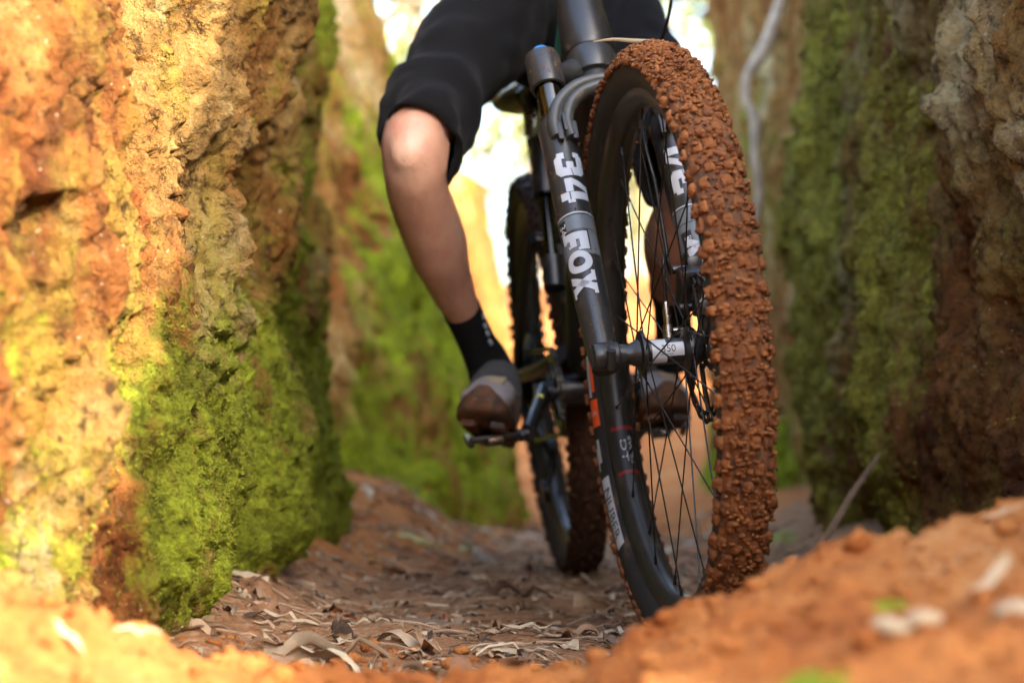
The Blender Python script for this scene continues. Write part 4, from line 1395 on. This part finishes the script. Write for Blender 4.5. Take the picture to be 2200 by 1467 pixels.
HIP_R, HIP_L = P(1105, -5, 3.30), P(1260, -5, 3.31)
KNEE_R, KNEE_L = P(888, 318, 2.93), P(1468, 362, 3.0)
PELV = P(1175, -30, 3.33)
body = MB()
legR = [(HIP_R, .06, .06), (P(998, 118, 3.15), .050, .052), (P(925, 238, 3.02), .052, .054), (P(891, 300, 2.945), .047, .049), (P(889, 345, 2.935), .0455, .047),
        (P(897, 410, 2.97), .0450, .048), (P(918, 470, 3.02), .0455, .055), (P(942, 540, 3.07), .0430, .054), (P(968, 610, 3.12), .0345, .042), (P(994, 670, 3.16), .0275, .031), (P(1022, 728, 3.20), .0265, .030), (P(1046, 775, 3.22), .030, .034)]
loft(body, refine(legR, 5), 32)
# knee cap, patellar tendon, vastus and calf head
body.ico(P(878, 326, 2.8985), .0275, 3, (1.0, .62, 1.15))
body.ico(P(872, 300, 2.905), .024, 3, (1.0, .7, .9))
body.ico(P(926, 352, 2.935), .026, 3, (.8, .8, 1.2))
body.ico(P(890, 385, 2.918), .019, 3, (.8, .6, 1.5))
body.tube([P(893, 400, 2.922), P(905, 450, 2.955), P(926, 520, 3.005), P(950, 590, 3.075), P(976, 650, 3.125)], [.010, .011, .0105, .009, .007], 12)   # shin
body.tube([P(858, 262, 2.955), P(858, 300, 2.925), P(868, 345, 2.915)], [.016, .015, .010], 12)
body.tube([P(938, 275, 2.985), P(942, 315, 2.945), P(936, 370, 2.935), P(925, 420, 2.960)], [.014, .018, .016, .010], 12)
body.tube([P(948, 420, 3.01), P(962, 465, 3.035), P(976, 520, 3.07), P(984, 575, 3.105), P(986, 620, 3.13)], [.012, .018, .021, .016, .008], 12)
body.tube([P(868, 430, 3.00), P(884, 490, 3.03), P(912, 560, 3.085)], [.012, .019, .010], 12)
legL = [(HIP_L, .06, .06), (P(1385, 150, 3.18), .052, .054), (P(1462, 265, 3.07), .052, .054), (P(1508, 345, 3.00), .048, .050), (P(1503, 395, 3.0), .046, .048),
        (P(1478, 450, 3.06), .047, .052), (P(1446, 520, 3.13), .046, .056), (P(1442, 590, 3.22), .036, .043), (P(1444, 660, 3.30), .028, .031), (P(1448, 720, 3.36), .027, .031), (P(1450, 780, 3.39), .030, .034)]
loft(body, refine(legL, 5), 32)
body.ico(P(1512, 365, 2.965), .030, 3, (.95, .62, 1.05))
tor = [(PELV - Vector((0, -.02, .11)), .08, .07), (PELV - Vector((0, 0, .05)), .155, .11), (PELV + Vector((0, 0, .05)), .165, .115), (PELV + Vector((.01, -.08, .20)), .145, .10), (PELV + Vector((.015, -.20, .36)), .165, .11), (PELV + Vector((.02, -.31, .48)), .17, .105), (PELV + Vector((.02, -.37, .55)), .08, .06), (PELV + Vector((.02, -.42, .61)), .055, .06)]
loft(body, refine(tor, 4), 32)
HEAD = PELV + Vector((.02, -.49, .70))
body.ico(HEAD, .105, 4, (.76, .92, 1.12))
body.ico(HEAD + Vector((0, -.100, -.015)), .018, 2, (.7, 1, 1.3))            # nose
body.ico(HEAD + Vector((0, -.07, -.085)), .035, 2, (1, .8, .7))              # chin
for sd in (-1, 1):
    body.ico(HEAD + Vector((sd * .082, .0, -.01)), .022, 2, (.4, .8, 1.2))   # ears
    shd = PELV + Vector((.02 + sd * .165, -.30, .475))
    hnd = HB + Av * (sd * .31) + Uv * .018
    elb = (shd + hnd) / 2 + Vector((sd * .13, .05, .02))
    loft(body, refine([(shd, .058, .058), (shd.lerp(elb, .5), .046, .048), (elb, .036, .038), (elb.lerp(hnd, .4), .037, .038), (elb.lerp(hnd, .85), .026, .024), (hnd + Vector((0, .03, .018)), .034, .022)], 4), 20)
    for q_ in range(4):
        o = Av * (sd * (-.033 + q_ * .022))
        body.tube([hnd + o + Vector((0, .02, .022)), hnd + o + Vector((0, -.012, .024)), hnd + o + Vector((0, -.026, .004)), hnd + o + Vector((0, -.016, -.018)), hnd + o + Vector((0, .002, -.022))], [.0095, .009, .0085, .008, .007], 8)
    body.tube([hnd + Av * (sd * -.04) + Vector((0, .02, .01)), hnd + Av * (sd * -.052) + Vector((0, .012, -.012)), hnd + Av * (sd * -.05) + Vector((0, -.01, -.022))], [.011, .010, .008], 8)
raw = body.mesh('body', M['skin'])
tmp = bpy.data.objects.new('tmp', raw); COL.objects.link(tmp)
md = tmp.modifiers.new('r', 'REMESH'); md.mode = 'VOXEL'; md.voxel_size = .0055; md.use_smooth_shade = True
sm_ = tmp.modifiers.new('s', 'SMOOTH'); sm_.factor = .5; sm_.iterations = 6
dg = bpy.context.evaluated_depsgraph_get()
bme = bpy.data.meshes.new_from_object(tmp.evaluated_get(dg))
bpy.data.objects.remove(tmp)
bme.name = 'body'
bme.materials.clear(); bme.materials.append(M['skin'])
bme.polygons.foreach_set('use_smooth', [True] * len(bme.polygons))
person = link('person', bme, label='person in dark shorts and black socks pedalling the mountain bike', category='person')

# clothing
def cloth_noise(st_list):
    pass
def fold(seed, amp, along):
    def shape(k, a, p, t, e1, e2):
        q = np.array([[p.x, p.y, p.z]])
        out = (e1 * math.cos(a) + e2 * math.sin(a))
        f1 = float(pnoise(q * 9 + seed)[0]); f2 = float(pnoise(q * np.array([16, 16, 30]) + seed + 9)[0])
        w = math.sin(along * k + 3.0 * f1 + 1.9 * math.sin(a + .6))
        w = math.copysign(abs(w) ** 1.6, w)
        w2 = math.sin(along * 1.9 * k + 4.0 * f2 + 2.6 * math.cos(a))
        return p + out * (amp * (1.0 * f1 + .45 * f2) + amp * .62 * w + amp * .22 * w2)
    return shape
def shorts_leg(mb, st, seed, droop_dir):
    s2 = refine(st, 9)
    fs_ = fold(seed, .0115, .50)
    nst = len(s2)
    def shape(k, a, p, t, e1, e2):
        p = fs_(k, a, p, t, e1, e2)
        w = max(0.0, (k - nst * .62) / (nst * .38)) ** 1.4
        rad = (e1 * math.cos(a) + e2 * math.sin(a))
        dd = max(0.0, rad.dot(droop_dir))
        return p + Vector((0, .004, -.048)) * (w * dd ** 1.5)
    loft(mb, s2, 56, 0, cap=False, shape=shape)
    # turned hem: a second inner skin, a little smaller
    ins = [(c, w - .0045, d - .0045) for c, w, d in s2[int(nst * .45):]]
    off = int(nst * .45)
    loft(mb, ins, 56, 0, cap=False, shape=lambda k, a, p, t, e1, e2: shape(k + off, a, p, t, e1, e2))
    # close the hem edge
    n = 56
    tot = len(mb.v)
    in_last = tot - n
    out_last = tot - len(ins) * n - n
    for j in range(n):
        mb.f.append((out_last + j, out_last + (j + 1) % n, in_last + (j + 1) % n, in_last + j)); mb.m.append(0)
sh_ = MB()
shorts_leg(sh_, [(P(1140, -40, 3.31), .105, .11), (P(1078, 30, 3.25), .098, .104), (P(995, 118, 3.14), .0755, .080), (P(928, 228, 3.025), .0665, .068), (P(897, 312, 2.955), .0615, .062)], 3.0, (Vector((.75, 0, -.65))).normalized())
shorts_leg(sh_, [(P(1225, -40, 3.32), .10, .10), (P(1290, 55, 3.27), .088, .094), (P(1375, 150, 3.18), .076, .082), (P(1436, 245, 3.08), .070, .070), (P(1464, 330, 3.01), .070, .066)], 8.0, (Vector((-.6, 0, -.7))).normalized())
pl = [(PELV - Vector((0, -.02, .150)), .03, .03), (PELV - Vector((0, -.01, .130)), .095, .085), (PELV - Vector((0, 0, .06)), .168, .130), (PELV + Vector((0, 0, .03)), .180, .132), (PELV + Vector((0, -.02, .11)), .166, .122)]
loft(sh_, refine(pl, 8), 48, 0, shape=fold(5.0, .006, .5), cap=True)
part('shorts', sh_, M['shorts'], person, deg=75)
js = MB()
jt = [(tor[2][0] + Vector((0, 0, .0)), .174, .124), (tor[3][0], .158, .112), (tor[4][0], .178, .122), (tor[5][0] - Vector((0, 0, .01)), .180, .112), (tor[6][0] - Vector((0, 0, .02)), .095, .075)]
loft(js, refine(jt, 6), 40, 0, shape=fold(15.0, .006, .5))
for sd in (-1, 1):
    shd = PELV + Vector((.02 + sd * .165, -.30, .475)); hnd = HB + Av * (sd * .31) + Uv * .018
    elb = (shd + hnd) / 2 + Vector((sd * .13, .05, .02))
    loft(js, refine([(shd - Vector((sd * .05, 0, 0)), .075, .075), (shd.lerp(elb, .35), .064, .064), (shd.lerp(elb, .72), .056, .056)], 6), 28, 0, shape=fold(17.0, .004, .5))
part('jersey', js, M['shorts'], person, deg=75)
hm = MB()
hm.ico(HEAD + Vector((0, .012, .040)), .128, 4, (.84, 1.05, .78))
for k in range(5):
    o = (k - 2) * .036
    hm.tube(spline([HEAD + Vector((o, -.118, .07)), HEAD + Vector((o, -.05, .142)), HEAD + Vector((o, .06, .146)), HEAD + Vector((o, .135, .075))], 18), .011, 8)
hm.box(HEAD + Vector((0, -.150, .085)), (.150, .07, .010), Matrix.Rotation(R(14), 3, 'X'), 0, .004)
part('helmet', hm, M['black_plastic'], person, deg=60)

# socks
def sock(st, sd):
    s = MB()
    loft(s, refine(st, 6), 32, 0, shape=lambda k, a, p, t, e1, e2: p + (e1 * math.cos(a) + e2 * math.sin(a)) * (.0009 * math.sin(a * 16)))
    o = part('sock', s, M['sock'], person, deg=70)
    return o
skR = sock([(P(992, 664, 3.158), .0298, .0335), (P(1008, 700, 3.18), .0290, .0325), (P(1026, 738, 3.20), .0295, .033), (P(1046, 775, 3.215), .034, .039), (P(1056, 800, 3.215), .037, .046)], -1)
skL = sock([(P(1444, 612, 3.245), .0375, .0445), (P(1445, 660, 3.30), .0305, .0345), (P(1447, 710, 3.355), .0300, .034), (P(1450, 775, 3.39), .034, .040)], 1)
lg = MB()
for (px, py) in ((1042, 680), (1047, 700), (1052, 716), (1058, 735)):
    lg.box(P(px - 4, py, 3.157), (.006, .003, .009), Matrix.Rotation(R(-25), 3, 'Y'), 0, .001)
part('sock_logo', lg, M['grey_decal'], skR)

# shoes
def shoe(name, toe, dirv, upv, label):
    t = dirv.normalized(); u = (upv - t * upv.dot(t)).normalized(); s = t.cross(u)
    # stations from heel to toe: distance behind toe, half width, top height, bottom height
    st = [(-.270, .018, .050, .012), (-.257, .029, .078, .004), (-.222, .033, .104, .0), (-.185, .033, .108, .002), (-.150, .034, .100, .004), (-.115, .037, .086, .003), (-.080, .0395, .070, .002), (-.050, .0400, .058, .003), (-.025, .037, .049, .007), (-.008, .028, .039, .013), (0, .013, .029, .018)]
    up_, so_, dk_ = MB(), MB(), MB()
    n = 28
    Wm = frame(toe, t, s, u)
    def rings(mb, zlo, zhi, ex, mat=0, sub=None):
        vs, fs = [], []
        x = np.array([q[0] for q in st]); X = np.linspace(x[0], x[-1], 34)
        X = np.concatenate([X[:-1], np.linspace(X[-2], 0, 6)[1:]])
        hw = np.interp(X, x, [q[1] for q in st]); tp = np.interp(X, x, [q[2] for q in st]); bt = np.interp(X, x, [q[3] for q in st])
        for k in range(len(X)):
            lo = bt[k] + (tp[k] - bt[k]) * 0 + zlo; hi = zhi(tp[k], bt[k])
            cz = (lo + hi) / 2; hz = (hi - lo) / 2
            for j in range(n):
                a = 2 * math.pi * j / n
                ca, sa_ = math.cos(a), math.sin(a)
                e = ex
                yx = (abs(ca) ** e) * (1 if ca > 0 else -1); zx = (abs(sa_) ** e) * (1 if sa_ > 0 else -1)
                w = hw[k] * (1.0 - .22 * max(0, zx) * (zx))
                vs.append(Vector((X[k], w * yx, cz + hz * zx)))
        for k in range(len(X) - 1):
            for j in range(n):
                a = k * n + j; b = k * n + (j + 1) % n
                fs.append((a, b, b + n, a + n))
        fs.append(tuple(range(n))); fs.append(tuple(range((len(X) - 1) * n, len(X) * n)))
        mb.add(vs, fs, mat)
    rings(up_, .008, lambda tp, bt: tp, .75)
    o = part('shoe', up_, M['shoe'], person, Wm, 60, label=label)
    st = [(a, b * 1.06 + .001, c, d) for a, b, c, d in st]
    rings(so_, -.006, lambda tp, bt: bt + .0175 + .42 * max(0, .062 - tp), .5)
    for i in range(7):
        for sd in (-1, 1):
            xq = -.24 + i * .034
            wq = float(np.interp(xq, [q[0] for q in st], [q[1] for q in st]))
            so_.box(Vector((xq, sd * wq * .50, -.005)), (.018, wq * .55, .010), Matrix.Rotation(sd * .3, 3, 'Z'), 0, .002)
    part('sole', so_, M['sole'], o, Wm, 50)
    # dark tongue panel, toe bumper and straps
    dk_.box(Vector((-.150, 0, .088)), (.085, .042, .018), Matrix.Rotation(R(20), 3, 'Y'), 0, .006)
    for i in range(4):
        xq = -.105 - i * .022
        hq = float(np.interp(xq, [q[0] for q in st], [q[2] for q in st])); wq = float(np.interp(xq, [q[0] for q in st], [q[1] for q in st]))
        dk_.tube(spline([Vector((xq, -wq * .80, hq * .62)), Vector((xq, -wq * .45, hq * .97)), Vector((xq, 0, hq + .003)), Vector((xq, wq * .45, hq * .97)), Vector((xq, wq * .80, hq * .62))], 16), .0048, 8, flat=2.0)
    part('strap', dk_, M['shoe_dark'], o, Wm, 60)
    lb = MB()
    hq = .066
    lb.box(Vector((-.070, -.008, .0665)), (.012, .026, .006), Matrix.Rotation(R(17), 3, 'Y'), 0, .0015)
    lb.box(Vector((-.088, -.008, .0740)), (.006, .026, .006), Matrix.Rotation(R(17), 3, 'Y'), 0, .0015)
    part('shoe_label', lb, M['leaf_cream'], o, Wm)
    return o
shoe('shoe', P(1032, 897, 3.015), Vector((-.10, -.95, .13)), Vector((.12, .25, 1)), 'grey shoe with muddy sole on the nearer pedal')
shoe('shoe', P(1436, 884, 3.27), Vector((.06, -.95, .10)), Vector((0, .2, 1)), 'grey shoe behind the front wheel, its sole muddy')

# ------------------------------------------------------------------ leaves, twigs, root
def leaf_mesh(seed, length, width, curl, mats):
    rnd = random.Random(seed)
    n = 9
    vs, fs = [], []
    bend = rnd.uniform(-.4, .4); tw = rnd.uniform(-.6, .6); arch_ = rnd.uniform(.01, .11)
    for i in range(n):
        t = i / (n - 1)
        w = width * (math.sin(math.pi * min(1, t * 1.02 + .01)) ** .75) * (1 - .35 * t) + .0004
        x = (t - .5) * length; y = bend * length * .25 * math.sin(math.pi * t)
        z0 = arch_ * length * (math.sin(math.pi * t) - .5) + .006 * rnd.uniform(-1, 1) * length / .08
        for j in (-1, -.5, 0, .5, 1):
            zz = curl * width * (abs(j) ** 1.6) + tw * j * width * t
            vs.append((x, y + j * w * .5, z0 + zz + rnd.uniform(-1, 1) * .0006))
    for i in range(n - 1):
        for j in range(4):
            a = i * 5 + j
            fs.append((a, a + 1, a + 6, a + 5))
    me = bpy.data.meshes.new('leaf')
    me.from_pydata(vs, [], fs)
    me.polygons.foreach_set('use_smooth', [True] * len(fs))
    me.materials.append(mats)
    return me
LEAVES = [leaf_mesh(s, random.uniform(.05, .10), random.uniform(.010, .019), random.uniform(-.25, .30), M['leaf']) for s in range(14)]
def ground_normal(x, y, e=.02):
    return Vector((gh(x - e, y) - gh(x + e, y), gh(x, y - e) - gh(x, y + e), 2 * e)).normalized()
def lay(x, y, rz, tilt=0.0, sc=1.0, lift=.006):
    n_ = ground_normal(x, y)
    q = Vector((0, 0, 1)).rotation_difference(n_)
    return Matrix.Translation((x, y, gh(x, y) + lift)) @ q.to_matrix().to_4x4() @ Matrix.Rotation(rz, 4, 'Z') @ Matrix.Rotation(tilt, 4, 'X') @ Matrix.Diagonal((sc, sc, sc, 1))
rl_ = random.Random(5)
cnt = 0
while cnt < 280:
    y = 1.85 + 3.4 * rl_.random() ** 1.25
    x = rl_.uniform(-.44, .58) if y < 3.6 else rl_.uniform(-.30, .55)
    big = 1.0
    if cnt < 30: y = rl_.uniform(1.92, 2.75); x = rl_.uniform(-.38, .16); big = 1.2
    if y < 2.15 and x > .02: continue
    link('dry_leaf', rl_.choice(LEAVES), W=lay(x, y, rl_.uniform(0, 6.28), rl_.gauss(0, .12), .38 * big + 1.05 * big * rl_.random() ** 1.7, rl_.uniform(.002, .009)),
         label='dry curled brown leaf lying among the litter on the trail floor', category='leaf', group='dry leaves scattered over the trail floor')
    cnt += 1
# smaller bits of leaf and bark, past counting
lt = MB()
for k in range(5200):
    y = 1.8 + 4.2 * rl_.random() ** 1.1
    x = rl_.uniform(-.46, .60)
    me_ = rl_.choice(LEAVES)
    m = lay(x, y, rl_.uniform(0, 6.28), rl_.gauss(0, .25), rl_.uniform(.12, .60), rl_.uniform(.000, .005))
    if k % 3:
        ring_ = [0, 2, 4]
        vv = [m @ me_.vertices[i * 5 + j].co for i in (1, 3, 5, 7) for j in ring_]
        ff = [(i * 3 + j, i * 3 + j + 1, i * 3 + j + 4, i * 3 + j + 3) for i in range(3) for j in range(2)]
        lt.add(vv, ff, rl_.choice((0, 0, 1, 2)))
    else:
        L_ = rl_.uniform(.02, .08); c0_ = m.translation; dr_ = (m.to_3x3() @ Vector((1, rl_.uniform(-.3, .3), 0))).normalized()
        lt.tube([c0_ - dr_ * L_ / 2, c0_ + Vector((0, 0, .003)), c0_ + dr_ * L_ / 2], [.0010, .0014, .0008], 5, rl_.choice((0, 3)))
lme = lt.mesh('leaf_litter', [M['litter'], M['leaf_cream'], M['bark'], M['twig']], 60)
link('leaf_litter', lme, kind='stuff', label='grey brown litter of leaf scraps and twigs over the trail floor', category='leaf litter')
# clods and pebbles of clay on the near ground
cb = MB()
for k in range(2600):
    y = .95 + 1.35 * rl_.random(); x = rl_.uniform(-.5, .5)
    r_ = rl_.uniform(.0015, .006) * (2.2 if rl_.random() < .08 else 1)
    cb.ico((x, y, gh(x, y) + r_ * .3), r_, 1, (1, rl_.uniform(.7, 1.2), rl_.uniform(.5, .9)), .25)
link('clay_crumbs', cb.mesh('clay_crumbs', M['ground'], 80), kind='stuff', label='orange crumbs of clay strewn over the near ground', category='crumbs')
# single leaves one can point at
def one_leaf(me, px, py, Yg, rz, tilt, sc, label, mat=None, lift=.012):
    p = P(px, py, Yg)
    if mat is not None:
        me = me.copy(); me.materials.clear(); me.materials.append(mat)
    link('dry_leaf', me, W=lay(p.x, p.y, rz, tilt, sc, lift), label=label, category='leaf')
def ground_Y(px, py):
    Yv = 1.2
    for k in range(2000):
        p = P(px, py, Yv)
        if p.z <= gh(p.x, p.y): return Yv
        Yv += .004
    return Yv
for (px, py, rz, tilt, sc, lab, mt, li) in [
    (900, 1168, .1, .5, 1.0, 'pale yellow green leaf lying on the litter left of the rear wheel', 'leaf_pale', 1),
    (1000, 1195, 1.2, .3, .8, 'small pale green leaf beside the yellow green one', 'leaf_pale', 2),
    (1130, 1365, .2, .3, .8, 'long cream leaf lying flat near the front of the litter', 'leaf_cream', 3),
    (700, 1392, .5, .2, .7, 'long cream leaf lying at the edge of the near clay', 'leaf_cream', 4),
    (1350, 1285, .1, .4, 1.1, 'dark brown leaf just left of the front tyre', 'bark', 5),
    (1080, 1420, -.2, .2, .45, 'cream leaf scraps on the near orange clay', 'leaf_cream', 6),
    (2160, 1130, .2, .4, .4, 'cream leaf on top of the near clay mound at the right edge', 'leaf_cream', 7),
    (2130, 1280, .4, .2, .5, 'long cream leaf half way down the near clay mound', 'leaf_cream', 8),
    (560, 1400, -.3, .3, .8, 'grey brown leaf under the foot of the left bank', 'leaf', 9),
    (300, 1395, .3, .4, .6, 'orange lit curled leaf in the lower left corner', 'leaf_cream', 10),
    (150, 1405, -.4, .3, .5, 'pale leaf in the sunlit lower left corner', 'leaf_cream', 11)]:
    one_leaf(LEAVES[li], px, py, ground_Y(px, py), rz, tilt, sc, lab, M[mt])
for (px, py, r_, lab) in [(1905, 1350, .009, 'pale pebble high on the near clay mound'), (1985, 1385, .010, 'cream pebble lower on the near clay mound'), (1925, 1415, .009, 'yellowish pebble lowest on the near clay mound'), (2190, 1440, .013, 'large cream pebble in the lower right corner')]:
    Yg = ground_Y(px, py); p = P(px, py, Yg)
    pb = MB(); pb.ico((0, 0, 0), r_, 3, (1.2, .9, .6), .03)
    link('pebble', pb.mesh('pebble', M['leaf_cream'], 80), W=Matrix.Translation((p.x, p.y, gh(p.x, p.y) + r_ * .25)), label=lab, category='pebble', group='pale pebbles on the near clay mound')
def stick(name, pts, rad, mat, label, cat, flat=1.0, ref=None, n=8):
    o = Vector(pts[0])
    b = MB(); sp = spline([Vector(p) - o for p in pts], 36)
    k = len(sp)
    rr_ = rad if hasattr(rad, '__len__') else [rad * (1 - .45 * i / k) for i in range(k)]
    if len(rr_) != k: rr_ = list(np.interp(np.linspace(0, 1, k), np.linspace(0, 1, len(rr_)), rr_))
    b.tube(sp, rr_, n, flat=flat, ref=ref)
    link(name, b.mesh(name, mat, 60), W=Matrix.Translation(o), label=label, category=cat)
# dry strap leaf leaning against the right bank
stick('strap_leaf', [P(1700, 1215, 2.95), P(1755, 1178, 3.0), P(1790, 1130, 3.06), P(1828, 1065, 3.12), P(1862, 1015, 3.18), P(1890, 975, 3.24)], [.0035, .0048, .0054, .0050, .0042, .0028], M['twig'], 'long dry brown strap leaf curving up against the right bank', 'leaf', .22, (1, 0, -.8))
stick('twig', [P(2060, 1140, 2.75), P(2085, 1115, 2.76), P(2115, 1098, 2.78)], .0016, M['twig'], 'thin dry twig sticking up behind the right clay mound', 'twig')
stick('twig', [P(1228, 1262, 3.35), P(1258, 1300, 3.25), P(1268, 1318, 3.22)], .0028, M['twig'], 'short brown twig in front of the rear tyre', 'twig')
stick('twig', [P(1235, 1310, 3.05), P(1290, 1290, 3.08), P(1330, 1258, 3.15)], .0016, M['twig'], 'thin twig crossing the ground between the two wheels', 'twig')
stick('twig', [P(1250, 1232, 3.42), P(1270, 1250, 3.38), P(1285, 1260, 3.36)], .0020, M['leaf_cream'], 'pale twig against the foot of the rear tyre', 'twig')
stick('twig', [P(432, 1305, 2.62), P(450, 1330, 2.55), P(475, 1352, 2.5)], .0014, M['leaf_cream'], 'pale thin twig at the foot of the left bank', 'twig')
bkp = MB()
bkp.ico((0, 0, .010), .012, 3, (1.0, .22, .95), .14)
bkp.ico((.009, .003, .003), .010, 3, (1.3, .4, .45), .16)
bkp.ico((-.007, .002, .018), .007, 2, (.8, .3, 1.1), .18)
pq = P(735, 1378, ground_Y(735, 1378))
link('bark_piece', bkp.mesh('bark_piece', M['bark']), W=Matrix.Translation((pq.x, pq.y, gh(pq.x, pq.y))), label='dark upright piece of bark standing in the leaf litter', category='bark')
# pale root hanging over the far right bank
stick('hanging_root', [P(1700, -90, 5.75), P(1672, 20, 5.72), P(1640, 110, 5.70), P(1608, 160, 5.70), P(1604, 215, 5.70), P(1622, 260, 5.70), P(1622, 330, 5.70), P(1632, 420, 5.72), P(1618, 500, 5.75), P(1612, 560, 5.8)],
      [.012, .017, .021, .016, .013, .017, .014, .013, .011, .007], M['root'], 'pale crooked root hanging down the far right bank', 'root')
# dry blade lying across the top of the front tyre
_tt = Wl(0, 0, .3735)
stick('straw', [_tt + Vector((-.052, .05, .010)), _tt + Vector((-.030, .03, .009)), _tt + Vector((-.005, .008, .003)), _tt + Vector((.022, -.006, -.001)), _tt + Vector((.036, -.010, -.006))], [.0008, .0020, .0028, .0024, .001], M['leaf_cream'], 'dry straw blade lying across the top of the front tyre', 'straw', .5)
